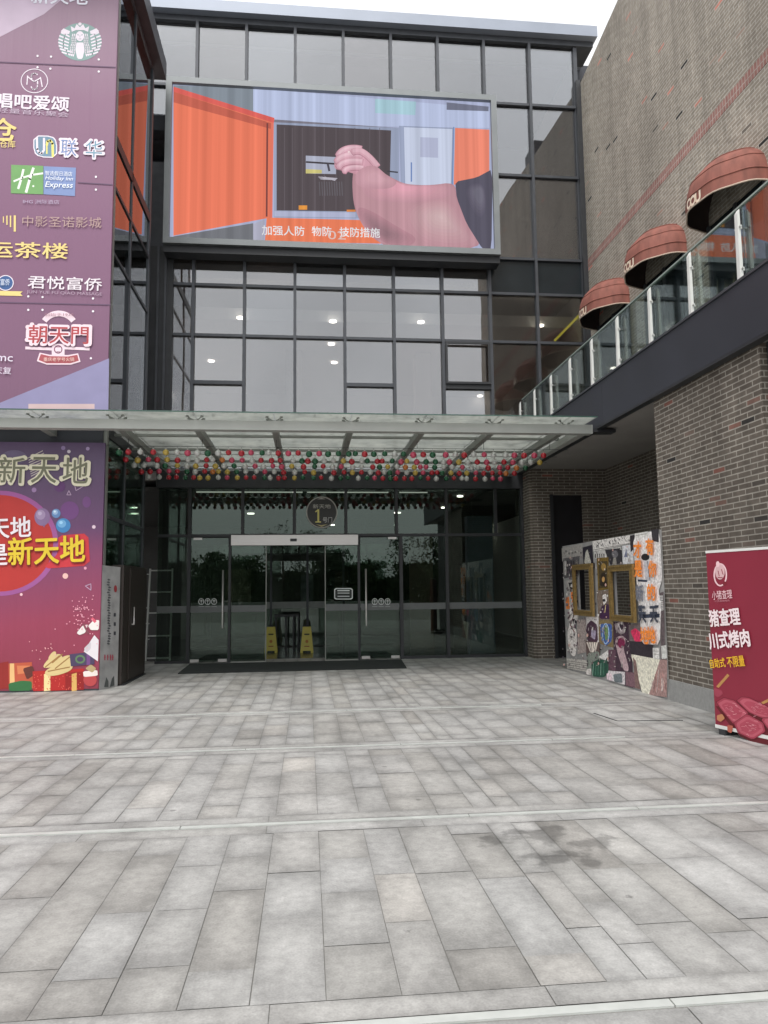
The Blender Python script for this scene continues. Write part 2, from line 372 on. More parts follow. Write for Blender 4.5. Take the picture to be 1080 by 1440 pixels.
# ================================================================== GROUND
GX0, GX1, GY0, GY1 = -16.0, 16.0, -6.0, 16.9
BANDS = [-4.0, -1.7, .45, 2.745, 5.05, 7.38, 9.53]
tag(MB().face([(-400, -400, -.005), (400, -400, -.005), (400, 400, -.005), (-400, 400, -.005)], mat('joint_mortar', (.22, .215, .20), .9, 0, .2)).build('ground'), kind='structure')
def paving_material():
    m, t, out = base_mat('granite_slabs')
    p = N(t, 'ShaderNodeBsdfPrincipled'); p.inputs['Specular IOR Level'].default_value = .4
    at = N(t, 'ShaderNodeAttribute'); at.attribute_name = 'tone'
    uv = N(t, 'ShaderNodeUVMap'); tc = N(t, 'ShaderNodeTexCoord')
    rp = N(t, 'ShaderNodeValToRGB'); e = rp.color_ramp.elements
    e[0].color = (.325, .313, .292, 1); e[1].color = (.452, .434, .405, 1)
    x = e.new(.35); x.color = (.375, .366, .345, 1); x = e.new(.6); x.color = (.41, .407, .395, 1); x = e.new(.8); x.color = (.418, .408, .388, 1)
    t.links.new(at.outputs['Fac'], rp.inputs[0])
    # rim of each slab: damp, dirty edge with a ragged inner border
    sp = N(t, 'ShaderNodeSeparateXYZ'); t.links.new(uv.outputs[0], sp.inputs[0])
    def edge(o):
        a = N(t, 'ShaderNodeMath', operation='SUBTRACT'); a.inputs[0].default_value = 1; t.links.new(o, a.inputs[1])
        b = N(t, 'ShaderNodeMath', operation='MULTIPLY'); t.links.new(o, b.inputs[0]); t.links.new(a.outputs[0], b.inputs[1]); return b
    ex, ey = edge(sp.outputs[0]), edge(sp.outputs[1])
    mn = N(t, 'ShaderNodeMath', operation='MULTIPLY'); t.links.new(ex.outputs[0], mn.inputs[0]); t.links.new(ey.outputs[0], mn.inputs[1])
    nz = N(t, 'ShaderNodeTexNoise'); nz.inputs['Scale'].default_value = 3.2; nz.inputs['Detail'].default_value = 6; t.links.new(tc.outputs['Object'], nz.inputs[0])
    mu = N(t, 'ShaderNodeMath', operation='MULTIPLY_ADD'); t.links.new(nz.outputs['Fac'], mu.inputs[0]); mu.inputs[1].default_value = .13; t.links.new(mn.outputs[0], mu.inputs[2])
    ed = N(t, 'ShaderNodeMapRange'); ed.interpolation_type = 'SMOOTHSTEP'
    ed.inputs[1].default_value = .04; ed.inputs[2].default_value = .135; ed.inputs[3].default_value = .73; ed.inputs[4].default_value = 1.07
    t.links.new(mu.outputs[0], ed.inputs[0])
    # coarse blotches, fine speckle
    n1 = N(t, 'ShaderNodeTexNoise'); n1.inputs['Scale'].default_value = .7; n1.inputs['Detail'].default_value = 5; t.links.new(tc.outputs['Object'], n1.inputs[0])
    r1 = N(t, 'ShaderNodeMapRange'); r1.inputs[1].default_value = .3; r1.inputs[2].default_value = .7; r1.inputs[3].default_value = .84; r1.inputs[4].default_value = 1.12; t.links.new(n1.outputs['Fac'], r1.inputs[0])
    n2 = N(t, 'ShaderNodeTexNoise'); n2.inputs['Scale'].default_value = 95; n2.inputs['Detail'].default_value = 3; t.links.new(tc.outputs['Object'], n2.inputs[0])
    r2 = N(t, 'ShaderNodeMapRange'); r2.inputs[1].default_value = .3; r2.inputs[2].default_value = .7; r2.inputs[3].default_value = .88; r2.inputs[4].default_value = 1.09; t.links.new(n2.outputs['Fac'], r2.inputs[0])
    vo = N(t, 'ShaderNodeTexVoronoi'); vo.inputs['Scale'].default_value = 22; t.links.new(tc.outputs['Object'], vo.inputs['Vector'])
    r3 = N(t, 'ShaderNodeMapRange'); r3.inputs[1].default_value = .04; r3.inputs[2].default_value = .12; r3.inputs[3].default_value = .82; r3.inputs[4].default_value = 1; t.links.new(vo.outputs['Distance'], r3.inputs[0])
    # a spill: dark stain about 1.4 m to the right, 4.5 m out
    mp = N(t, 'ShaderNodeMapping'); mp.inputs['Location'].default_value = (-1.42, -4.42, 0); t.links.new(tc.outputs['Object'], mp.inputs[0])
    rot = N(t, 'ShaderNodeMapping'); rot.vector_type = 'POINT'; rot.inputs['Rotation'].default_value = (0, 0, R(-25)); rot.inputs['Scale'].default_value = (1.15, 1.2, 1); t.links.new(mp.outputs[0], rot.inputs[0])
    ln = N(t, 'ShaderNodeVectorMath', operation='LENGTH'); t.links.new(rot.outputs[0], ln.inputs[0])
    n4 = N(t, 'ShaderNodeTexNoise'); n4.inputs['Scale'].default_value = 4.2; n4.inputs['Detail'].default_value = 5; t.links.new(tc.outputs['Object'], n4.inputs[0])
    s4 = N(t, 'ShaderNodeMath', operation='MULTIPLY_ADD'); s4.inputs[1].default_value = 1.9; t.links.new(n4.outputs['Fac'], s4.inputs[0]); t.links.new(ln.outputs['Value'], s4.inputs[2])
    r4 = N(t, 'ShaderNodeMapRange'); r4.inputs[1].default_value = 1.12; r4.inputs[2].default_value = 1.25; r4.inputs[3].default_value = .60; r4.inputs[4].default_value = 1; t.links.new(s4.outputs[0], r4.inputs[0])
    cur = rp.outputs[0]
    # trodden-in spots and old drips, sparse
    v5 = N(t, 'ShaderNodeTexVoronoi'); v5.inputs['Scale'].default_value = 1.7; t.links.new(tc.outputs['Object'], v5.inputs['Vector'])
    n5 = N(t, 'ShaderNodeMath', operation='MULTIPLY_ADD'); n5.inputs[1].default_value = .06; t.links.new(n2.outputs['Fac'], n5.inputs[0]); t.links.new(v5.outputs['Distance'], n5.inputs[2])
    r5 = N(t, 'ShaderNodeMapRange'); r5.inputs[1].default_value = .055; r5.inputs[2].default_value = .075; r5.inputs[3].default_value = .62; r5.inputs[4].default_value = 1; t.links.new(n5.outputs[0], r5.inputs[0])
    # long weathered tide marks
    mp6 = N(t, 'ShaderNodeMapping'); mp6.inputs['Scale'].default_value = (1.0, .35, 1); t.links.new(tc.outputs['Object'], mp6.inputs[0])
    n6 = N(t, 'ShaderNodeTexNoise'); n6.inputs['Scale'].default_value = 1.6; n6.inputs['Detail'].default_value = 8; n6.inputs['Roughness'].default_value = .65; n6.inputs['Distortion'].default_value = .6; t.links.new(mp6.outputs[0], n6.inputs[0])
    r6 = N(t, 'ShaderNodeMapRange'); r6.inputs[1].default_value = .34; r6.inputs[2].default_value = .6; r6.inputs[3].default_value = .80; r6.inputs[4].default_value = 1.06; t.links.new(n6.outputs['Fac'], r6.inputs[0])
    n7 = N(t, 'ShaderNodeTexNoise'); n7.inputs['Scale'].default_value = 17; n7.inputs['Detail'].default_value = 9; n7.inputs['Roughness'].default_value = .7; t.links.new(tc.outputs['Object'], n7.inputs[0])
    r7 = N(t, 'ShaderNodeMapRange'); r7.inputs[1].default_value = .32; r7.inputs[2].default_value = .68; r7.inputs[3].default_value = .80; r7.inputs[4].default_value = 1.12; t.links.new(n7.outputs['Fac'], r7.inputs[0])
    for k in (ed, r1, r2, r3, r4, r5, r6, r7):
        sc = N(t, 'ShaderNodeVectorMath', operation='SCALE'); t.links.new(cur, sc.inputs[0]); t.links.new(k.outputs[0], sc.inputs['Scale']); cur = sc.outputs[0]
    t.links.new(cur, p.inputs['Base Color'])
    rr = N(t, 'ShaderNodeMapRange'); rr.inputs[3].default_value = .42; rr.inputs[4].default_value = .72; t.links.new(nz.outputs['Fac'], rr.inputs[0]); t.links.new(rr.outputs[0], p.inputs['Roughness'])
    b = N(t, 'ShaderNodeBump'); b.inputs['Strength'].default_value = .12; b.inputs['Distance'].default_value = .004; t.links.new(n2.outputs['Fac'], b.inputs['Height']); t.links.new(b.outputs[0], p.inputs['Normal'])
    t.links.new(p.outputs[0], out.inputs['Surface']); return m
def build_paving():
    rnd = random.Random(11)
    quads = []   # x0,x1,y0,y1,tone
    def strip_row(y0, y1, base):
        x = GX0+rnd.uniform(0, .5)
        while x < GX1:
            L = rnd.uniform(.9, 1.5); quads.append((x, min(x+L, GX1), y0, y1, min(1, max(0, base+rnd.uniform(-.15, .15))))); x += L
    zones = []
    for a, b in zip(BANDS, BANDS[1:]+[GY1]):
        strip_row(a-.19, a-.034, .55); strip_row(a+.034, a+.17, .6)
        lim = {7.38: 3.18, 9.53: 3.0}.get(a, 8.0)
        for q in range(8): quads.append((lim+q, lim+q+1, a-.034, a+.034, .55))
        for q in range(8): quads.append((-9-q, -8-q, a-.034, a+.034, .55))
        zones.append((a+.17, (b-.19) if b != GY1 else GY1))
    cols = []; x = GX0
    while x < GX1:
        wd = rnd.choice([.25, .26, .26, .27, .28, .28, .29, .16, .31, .22]); cols.append((x, min(x+wd, GX1))); x += wd
    for (a, b) in zones:
        for (x0, x1) in cols:
            y = a; first = True; bias = rnd.uniform(.34, .68)
            while y < b-.02:
                L = rnd.uniform(.42, .85)
                if first: L *= rnd.uniform(.4, 1); first = False
                e = min(y+L, b)
                if b-e < .12: e = b
                quads.append((x0, x1, y, e, min(1, max(0, bias+rnd.gauss(0, .13))))); y = e
    me = bpy.data.meshes.new('paving'); vs = []; fs = []; g = .0015
    for (x0, x1, y0, y1, tn) in quads:
        i = len(vs); gx = g*rnd.uniform(.5, 1.5); z = rnd.uniform(-.0012, .0012)
        vs += [(x0+gx, y0+g, z), (x1-gx, y0+g, z), (x1-gx, y1-g, z), (x0+gx, y1-g, z)]; fs.append((i, i+1, i+2, i+3))
    me.from_pydata(vs, [], fs)
    uvl = me.uv_layers.new(name='UVMap'); at = me.attributes.new('tone', 'FLOAT', 'FACE')
    for i, q in enumerate(quads):
        at.data[i].value = q[4]
        for j, c in enumerate(((0, 0), (1, 0), (1, 1), (0, 1))): uvl.data[i*4+j].uv = c
    me.materials.append(paving_material())
    o = bpy.data.objects.new('paving', me); COL.objects.link(o); tag(o, kind='structure')
build_paving()
M_strip = mat('steel_drain_strip', (.60, .62, .59), .4, .25, .12, 8)
for y, x0, x1 in ((2.745, -8, 8), (5.05, -8, 8), (7.38, -8, 3.18), (9.53, -8, 3.0)):
    mb = MB(); x = x0; rr = random.Random(int(y*10))
    while x < x1:
        L = min(rr.uniform(1.1, 1.9), x1-x); mb.box(x+.003, x+L-.003, y-.023, y+.023, -.0045, .003, M_strip); x += L
    tag(mb.build('drain_channel'), kind='structure')
# shallow access cover set in the paving on the right
mb = MB()
c0 = [at_z(835, 1003), at_z(868, 1014), at_z(960, 1013), at_z(952, 1005)]
for a, b in ((c0[0], c0[1]), (c0[1], c0[2])): mb.bar(a+Vector((0, 0, .0005)), b+Vector((0, 0, .0005)), .018, .006, M_black)
tag(mb.build('pavement_joint'), kind='structure')

# distant trees behind the viewer: they show as dark tops mirrored in the entrance glass
def treeline():
    rnd = random.Random(3); mb = MB(); lf = [mat('leaf_green_%d' % i, c, .7, 0, .3, 2) for i, c in enumerate([(.05, .085, .035), (.07, .11, .045), (.035, .06, .03)])]
    tk = mat('tree_bark', (.09, .07, .05), .9)
    for k in range(22):
        x = -46+k*4.3+rnd.uniform(-1.5, 1.5); y = -46+rnd.uniform(-5, 5); h = rnd.choice([4.5, 5.5, 6.5, 8.0])*rnd.uniform(.85, 1.15)
        mb.tube([(x, y, 0), (x+.1, y, h*.5), (x, y, h*.8)], [.2, .14, .05], tk, 6)
        for c in range(26):
            a = rnd.uniform(0, 6.28); q = rnd.uniform(.1, 1)**.5; cz = rnd.uniform(.25, .95)*h
            rad = h*.36*(1-abs(cz/h-.55)*1.1)*q; cx, cy = x+math.cos(a)*rad, y+math.sin(a)*rad
            for l in range(34):
                d = Vector((rnd.gauss(0, .42), rnd.gauss(0, .42), rnd.gauss(0, .32))); o = Vector((cx, cy, cz))+d; sz = rnd.uniform(.09, .2)
                u = Vector((rnd.uniform(-1, 1), rnd.uniform(-1, 1), rnd.uniform(-1, 1))).normalized(); v = u.orthogonal().normalized()
                mb.face([o-u*sz, o+v*sz*.5, o+u*sz, o-v*sz*.5], lf[c % 3])
    for k in range(90):
        x = -58+k*1.3; y = -48+rnd.uniform(-1, 1); hh = 4.1+1.1*math.sin(k*.7)+.8*math.sin(k*1.9+1)
        for l in range(520):
            o = Vector((x+rnd.gauss(0, .7), y+rnd.gauss(0, .5), hh*rnd.random()**.8)); sz = rnd.uniform(.2, .45)
            u = Vector((rnd.uniform(-1, 1), rnd.uniform(-1, 1), rnd.uniform(-1, 1))).normalized(); v = u.orthogonal().normalized()
            mb.face([o-u*sz, o+v*sz*.5, o+u*sz, o-v*sz*.5], lf[k % 3])
    tag(mb.build('distant_wood'), kind='stuff', label='dark row of distant trees mirrored in the entrance glass', cat='trees')
treeline()

# ================================================================== MALL BUILDING (glass front)
D = 16.26
XC = [-2.498+1.1152*i for i in range(-1, 9)]          # mullion lines; index 0 is i=-1
XR = 6.50
mall = thing('shopping_mall', (1.5, D, 0), 'glass fronted mall building with grey mullions behind the canopy and screen', 'building')
B = lambda name, mt, *b: one_box(name, mall, mt, *b)
B('cornice', M_cap, -3.9, 6.95, D-.28, D+.9, 14.66, 14.93)
B('cornice', M_frame, -3.9, 6.9, D-.10, D+.6, 14.52, 14.66)
B('roof', M_navy, -3.9, 12, D+.9, D+14, 14.4, 14.8)
B('corner_trim', M_black, 6.42, 6.528, D-.16, D+.1, 4.1, 13.6)
# inside: floors, ceilings, back walls seen dimly through the glass
B('floor_slab', M_room, -9, 6.5, D+.35, D+14, 3.95, 4.3)
B('floor_slab', M_room, -9, 6.5, D+.35, D+14, 8.6, 9.2)
B('ground_floor', M_rfloor, -9, 6.5, D+.02, D+14, -.1, -.003)
B('ceiling', M_room, -9, 6.5, D+.9, D+10, 7.82, 7.9)
B('ceiling_edge', M_white, -3.1, 6.5, D+.85, D+.9, 7.82, 8.1)
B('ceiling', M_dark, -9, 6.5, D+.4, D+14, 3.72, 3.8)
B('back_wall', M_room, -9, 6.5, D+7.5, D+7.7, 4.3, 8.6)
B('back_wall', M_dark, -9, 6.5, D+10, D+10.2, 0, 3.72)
B('back_wall', M_room, -9, 6.5, D+4, D+4.2, 9.2, 14.4)
B('side_wall', M_room, 6.5, 6.52, D+.35, D+10, 0, 14.4)
for x, mt in ((-.55, M_room), (2.9, M_room)): B('column', mt, x, x+.42, D+3.0, D+3.5, 4.3, 7.82)
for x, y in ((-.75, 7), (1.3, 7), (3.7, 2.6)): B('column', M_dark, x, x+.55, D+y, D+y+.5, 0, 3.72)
B('column', mat('blue_grey_panel', (.20, .22, .28), .6), 3.75, 4.35, D+.9, D+1.2, 0, 3.2)
B('column', mat('brown_panel', (.17, .12, .09), .6), 2.6, 3.2, D+2.6, D+2.7, 0, 2.9)
# counter and shelves dimly seen
B('counter', M_wood, .9, 2.4, D+5, D+5.6, 0, 1.05)
# panes
def pane(x0, x1, z0, z1, mt, nm='window_pane', y=D, th=.02):
    if nm != 'window_pane': return B(nm, mt, x0, x1, y, y+th, z0, z1)
    if mt is G_up: mt = random.choice(G_VAR)
    j = [random.uniform(-.003, .003) for _ in range(3)]; j.append(j[0]+j[2]-j[1])      # panes never sit quite true
    mb = MB(); ya, yb2, yc, yd = (y+q for q in j)
    return mb.hexa([(x0, ya, z0), (x1, yb2, z0), (x1, yb2+th, z0), (x0, ya+th, z0), (x0, yd, z1), (x1, yc, z1), (x1, yc+th, z1), (x0, yd+th, z1)], mt).build(nm, mall)
rows_low = [4.10, 6.05, 7.12, 8.27, 9.12]
for i in range(0, 9):
    x0, x1 = XC[i]+.03, (XC[i+1] if i < 8 else XR)-.03
    if i == 8: x1 = XR-.09
    if i == 0: x0 = -2.93
    right = i >= 7
    if right:
        pane(x0, x1, 4.10, 7.09, G_mid); pane(x0, x1, 7.15, 8.24, G_mid); pane(x0, x1, 8.30, 9.09, M_spandrel, 'spandrel_panel')
        pane(x0, x1, 9.15, 11.14, G_up); pane(x0, x1, 11.2, 12.93, G_up)
    else:
        if i in (1, 4, 6): pane(x0, x1, 4.10, 6.02, G_up); pane(x0, x1, 6.08, 7.09, G_up)
        else: pane(x0, x1, 4.10, 7.09, G_up)
        pane(x0, x1, 7.15, 8.24, G_up); pane(x0, x1, 8.30, 9.12, G_up)
    pane(x0 if i else -3.55, x1, 12.99, 14.52, G_up)
B('wall_panel', M_navy, -3.6, 4.16, D+.05, D+.3, 9.15, 12.93)
B('corner_panel', M_black, -3.6, -2.94, D-.06, D+.1, 4.1, 9.12)
for k in (-3.28, -3.12): B('corner_rib', M_frame, k, k+.05, D-.11, D-.06, 4.1, 9.12)
B('corner_panel', M_frame, -3.6, -2.9, D-.03, D+.04, 9.12, 11.1); pane(-3.6, -2.9, 11.16, 12.93, G_up)
for i in range(0, 9):
    x = XC[i]
    if i == 0: B('mullion', M_frame, x-.03, x+.03, D-.10, D+.02, 12.93, 14.52); continue
    if 1 <= i <= 6:
        B('mullion', M_frame, x-.032, x+.032, D-.10, D+.024, 4.10, 9.12); B('mullion', M_frame, x-.032, x+.032, D-.10, D+.024, 12.90, 14.52)
    else:
        B('mullion', M_frame, x-.032, x+.032, D-.10, D+.024, 4.10, 14.52)
B('mullion', M_frame, XR-.09, XR, D-.06, D+.024, 4.1, 14.52)
for z, x0, x1 in ((8.27, -2.93, XR), (7.12, -2.93, XR), (9.12, -2.93, XR), (12.96, 4.2, XR), (11.17, 4.2, XR), (12.96, -3.55, -2.6)):
    B('transom', M_frame, x0, x1, D-.07, D+.027, z-.03, z+.03)
for i in (1, 4, 6):
    h = .04 if i != 6 else .055
    B('transom', M_frame if i != 6 else M_black, XC[i]+.032, XC[i+1]-.032, D-.085, D+.028, 6.05-h, 6.05+h)
sash = MB(); a, b = XC[6]+.04, XC[7]-.04     # one sash, standing ajar
for q in ((a, a+.05, 6.1, 7.08), (b-.05, b, 6.1, 7.08), (a+.05, b-.05, 7.03, 7.08), (a+.05, b-.05, 6.1, 6.15)): sash.box(q[0], q[1], D-.13, D-.09, q[2], q[3], M_black)
sash.build('window_sash', mall)
# lamps in the upstairs ceiling
M_lamp = emit('lamp_face', (1, .95, .85), 9)
for (px, py) in ((338, 447), (468, 452), (297, 508), (466, 484), (470, 510), (592, 453), (760, 458), (236, 551), (675, 557)):
    p = at_z(px, py, 7.80)
    MB().tube([(p.x, p.y, 7.79), (p.x, p.y, 7.815)], .085, M_lamp, 14).build('ceiling_light', mall)
for (px, py) in ((647, 698), (624, 714), (614, 764), (599, 772), (190, 714), (454, 773)):
    p = at_z(px, py, 3.70); p.y = min(p.y, D+9)
    MB().tube([(p.x, p.y, 3.69), (p.x, p.y, 3.715)], .07, M_lamp, 12).build('ceiling_light', mall)
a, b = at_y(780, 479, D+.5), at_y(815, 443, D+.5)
MB().tube([a, b], .028, emit('yellow_glow', (.8, .72, .1), .7), 8).build('glowing_yellow_bar', mall)  # yellow bar whose glow is put into its material
# ---- entrance level
B('fascia', M_black, -3.2, 4.82, D-.12, D+.1, 3.72, 4.08)
zt = 2.69
for x0, x1 in zip([-3.18, -2.53, -1.38, -.27, .85, 1.96, 3.08], [-2.56, -1.41, -.30, .82, 1.93, 3.05, 4.2]):
    pane(x0+.02, x1-.01, zt+.03, 3.72, G_low, 'transom_light')
pane(4.25, 4.78, zt+.03, 3.72, G_low, 'transom_light')
for x in [XC[i] for i in range(1, 8)]: B('mullion', M_black, x-.03, x+.03, D-.07, D+.03, zt+.03, 3.72)
B('transom', M_black, -3.18, -1.62, D-.05, D+.04, zt-.03, zt+.03); B('transom', M_black, 1.11, 4.8, D-.05, D+.04, zt-.03, zt+.03); B('transom', M_black, -1.62, 1.11, D-.03, D+.04, zt+.005, zt+.035)
for x in (-2.5, 2.05, 3.07): B('mullion', M_black, x-.035, x+.035, D-.06, D+.03, 0, zt-.03)
B('jamb', M_black, 4.76, 4.815, D-.1, D+.05, 0, 3.72)
for x in (-1.645, 1.12): B('jamb', M_black, x-.025, x+.025, D-.06, D+.05, 0, zt-.03)
B('sill', M_black, 2.09, 4.76, D-.03, D+.03, .0, .06)
B('sill', M_black, -3.18, -2.54, D-.03, D+.03, .0, .06)
for x0, x1 in ((-3.16, -2.54), (2.09, 3.03), (3.11, 4.75)):
    pane(x0, x1, .06, zt-.03, G_low, 'side_light'); B('frosted_band', G_band, x0, x1, D-.004, D-.001, 1.06, 1.2)
# inner lobby doors behind the wet floor signs
yi = D+4.2
for x0, x1 in ((-3.2, -1.0), (-.94, -.02), (.04, .96), (1.02, 3.4)):
    d0 = B('inner_door', G_low, x0, x1, yi, yi+.015, .03, 2.75)
    MB().box(x0, x1, yi-.004, yi-.001, 1.02, 1.2, mat('frosted_band_inner', (.34, .36, .35), .5)).build('frosted_band', d0)
for x in (-.97, .01, .99): B('inner_post', M_frame, x-.03, x+.03, yi-.03, yi+.04, 0, 2.8)
B('inner_header', M_frame, -3.2, 3.4, yi-.03, yi+.05, 2.76, 2.9)
B('lobby_wall', mat('lobby_panels', (.22, .23, .21), .5, 0, .5, 1.3), -4, 1.4, D+8.2, D+8.3, 0, 2.9)
for x, z0, z1, c in ((-2.6, .9, 2.2, (.5, .45, .35)), (-.6, 1.0, 2.0, (.36, .4, .42)), (.9, .8, 2.1, (.45, .3, .25)), (2.6, .9, 2.3, (.4, .4, .36))):
    B('poster', mat('lobby_poster_%d' % int(x*10), c, .5, 0, .6, 3), x, x+.8, D+8.12, D+8.19, z0, z1)
for x0, x1 in ((-2.45, -.1), (.0, 1.85), (2.1, 2.75)):
    MB().box(x0, x1, D+.50, D+.53, 3.695, 3.716, emit('ceiling_strip', (1, .97, .9), .55)).build('light_strip', mall)
for x, y in ((-1.6, 5.2), (.5, 6.4), (2.6, 5)):  # extra lamps added to brighten the dark lobby
    MB().tube([(x, D+y, 3.69), (x, D+y, 3.715)], .1, emit('added_lobby_lamp', (1, .95, .85), 4), 12).build('ceiling_light', mall)
# sliding door
hd = B('door_header', M_silver, -1.61, 1.10, D-.18, D-.03, 2.47, zt)
MB().box(-.36, -.22, D-.19, D-.18, 2.55, 2.61, M_black).build('sensor', hd)
for x0, x1 in ((-1.60, -.86), (.38, 1.09)):
    d = B('sliding_door', G_low, x0, x1, D-.09, D-.075, .03, 2.46)
    MB().box(x0, x1, D-.094, D-.091, 1.06, 1.2, G_band).build('frosted_band', d)
    e = x1-.02 if x0 < 0 else x0
    MB().box(e, e+.02, D-.1, D-.091, .03, 2.46, M_rib).build('door_edge', d)
    MB().box(x0, x1, D-.1, D-.065, .0, .03, M_rib).build('bottom_rail', d)
a2 = Art((0, D-.10, 0), (0, -1, 0))
wt = (205, 210, 208)
a2.poly(chaikin([(470, 827), (496, 827), (496, 843), (470, 843)], 1, True, .1), wt); a2.poly(chaikin([(471.2, 828.2), (494.8, 828.2), (494.8, 841.8), (471.2, 841.8)], 1, True, .1), (40, 46, 44))
for y in (830.5, 834, 838.5): a2.line([(475, y), (491, y)], 1.6 if y < 833 else 1.0, wt)
a2.build('door_sticker', d)
for x0, x1, hx, sx in ((-2.46, -1.68, -1.78, 292), (1.16, 2.0, 1.27, 536)):
    d = B('swing_door', G_low, x0, x1, D-.03, D-.015, .03, zt-.05)
    tag(d, 'clear glass swing door with three round white stickers')
    MB().box(x0, x1, D-.034, D-.031, 1.06, 1.2, G_band).build('frosted_band', d)
    MB().tube([(hx, D-.1, .72), (hx, D-.1, 1.95)], .018, M_silver, 8).tube([(hx, D-.1, .82), (hx, D-.02, .82)], .01, M_silver, 6).tube([(hx, D-.1, 1.85), (hx, D-.02, 1.85)], .01, M_silver, 6).build('door_handle', d)
    for q in (x0+.01, x1-.19):
        MB().box(q, q+.18, D-.05, D+.0, .02, .08, M_silver).build('patch_fitting', d)
    q = x0+.05 if x0 < 0 else x1-.23
    MB().box(q, q+.18, D-.05, D+.0, zt-.09, zt-.045, M_silver).build('patch_fitting', d)
    a3 = Art((0, D-.04, 0), (0, -1, 0))
    for k in (-9, 0, 9):
        a3.ring(sx+k, 846, 4, 4.6, .8, wt); a3.line([(sx+k-2, 845), (sx+k+2, 845)], .8, wt); a3.line([(sx+k, 843), (sx+k, 849)], .7, wt)
    for k in (-9, 0, 9): a3.line([(sx+k-3.5, 853), (sx+k+3.5, 853)], .9, (150, 155, 152))
    a3.build('door_sticker', d)
# entrance number disc on the glass
nd = MB().tube([(.31, D-.03, 3.2), (.31, D-.005, 3.2)], .325, mat('smoky_disc', (.020, .019, .018), .35), 48)
nd = nd.build('entrance_number_sign'); tag(nd, 'round dark entrance number sign on the glass over the sliding door', 'sign')
a4 = Art((0, D-.032, 0), (0, -1, 0))
a4.ring(452.5, 720.5, 22, 22.3, 1.5, (150, 148, 142), n=56)
a4.poly([(446, 702), (452, 700), (458, 702)], (150, 148, 142)); a4.poly([(444, 737), (452, 741), (461, 737), (452, 738.5)], (160, 150, 110))
a4.build('disc_rim', nd); a4.mb = MB()
a4.text('新天地', 440, 712, 465, 712, 6, (170, 168, 160), nd)
a4.line([(447.6, 717), (447.6, 734)], 2.6, (196, 186, 112)); a4.line([(444, 719.5), (447.6, 717)], 1.8, (196, 186, 112)); a4.line([(444, 734), (451, 734)], 1.6, (196, 186, 112)); a4.build('number_one', nd)
a4.text('号门', 454, 731, 467, 731, 7.5, (185, 185, 182), nd)

# ================================================================== LED SCREEN
LY = D-.45
led = thing('video_screen', (.6, LY, 9.1), 'big lit video screen showing an orange locker and a reaching hand', 'screen')
tl, br_ = at_y(243, 119, LY), at_y(690, 349, LY)
X0, X1, Z0, Z1 = at_y(243, 119, LY).x, at_y(689, 150, LY).x, at_y(240, 336, LY).z, at_y(243, 119, LY).z
MB().box(X0, X1, LY+.003, D-.12, Z0, Z1, M_black).build('screen_body', led)
fw = .13
f = MB()
f.box(X0-fw, X1+fw, LY-.1, D-.12, Z1, Z1+fw, M_ledfr); f.box(X0-fw, X1+fw, LY-.1, D-.12, Z0-fw, Z0, M_ledfr)
f.box(X0-fw, X0, LY-.1, D-.12, Z0, Z1, M_ledfr); f.box(X1, X1+fw, LY-.1, D-.12, Z0, Z1, M_ledfr)
f.build('screen_frame', led)
MB().box(X0-fw, X1+fw, LY+.0, D-.1, Z0-fw-.16, Z0-fw, M_black).build('bottom_ledge', led)
L = Art((0, LY, 0), (0, -1, 0), 200, 80, 2.0, ink=pixel)
L.mb.face([(X0, LY, Z0), (X1, LY, Z0), (X1, LY, Z1), (X0, LY, Z1)], pixel(168, 176, 208))
def clampx(pts): return [(min(max(x, 88), 976), y) for x, y in pts]
L.poly([(88, 80), (312, 88), (312, 175), (88, 120)], (128, 138, 150))
L.poly([(312, 88), (976, 145), (976, 200), (312, 190)], (183, 194, 226))
L.poly([(655, 118), (770, 126), (768, 164), (655, 158)], (165, 203, 216))
L.poly([(856, 137), (974, 146), (974, 152), (858, 148)], (108, 112, 132)); L.poly([(856, 128), (974, 140), (974, 153), (856, 149)], (108, 112, 132))
L.poly([(370, 176), (722, 200), (722, 206), (370, 184)], (120, 116, 130))
L.poly([(370, 184), (722, 200), (722, 455), (370, 452)], (150, 160, 186))
L.poly([(378, 190), (700, 207), (694, 436), (378, 432)], (78, 70, 74))
for x in (400, 422, 450, 486, 512, 545, 598, 640, 668): L.line([(x, 200), (x, 430)], 1.6, (98, 90, 96))
L.poly([(722, 194), (876, 200), (872, 372), (728, 372)], (146, 156, 184)); L.poly([(736, 198), (872, 203), (868, 372), (740, 372)], (200, 208, 232)); L.poly([(782, 226), (832, 228), (832, 284), (782, 282)], (176, 182, 210))
L.line([(876, 198), (872, 370)], 3, (110, 140, 190)); L.line([(757, 298), (757, 350)], 4, (110, 135, 190))
L.poly([(880, 200), (976, 205), (976, 345), (876, 360)], (240, 132, 106))
L.poly([(88, 92), (370, 180), (362, 452), (88, 503)], (238, 118, 88))
L.poly([(88, 84), (372, 172), (370, 186), (88, 98)], (222, 92, 84)); L.poly([(88, 98), (366, 188), (366, 204), (88, 128)], (196, 92, 74))
L.line([(352, 188), (350, 448)], 5, (120, 60, 56)); L.line([(366, 188), (362, 450)], 8, (226, 112, 92))
L.poly([(350, 452), (722, 462), (722, 526), (345, 520)], (238, 122, 84)); L.poly([(312, 470), (344, 458), (342, 520), (312, 518)], (170, 170, 190))
L.poly([(88, 505), (312, 468), (312, 516), (88, 512)], (110, 112, 118))
L.poly([(372, 434), (600, 438), (600, 452), (372, 449)], (176, 182, 212)); L.rect(440, 418, 464, 430, (232, 150, 60)); L.rect(575, 430, 600, 436, (220, 130, 60))
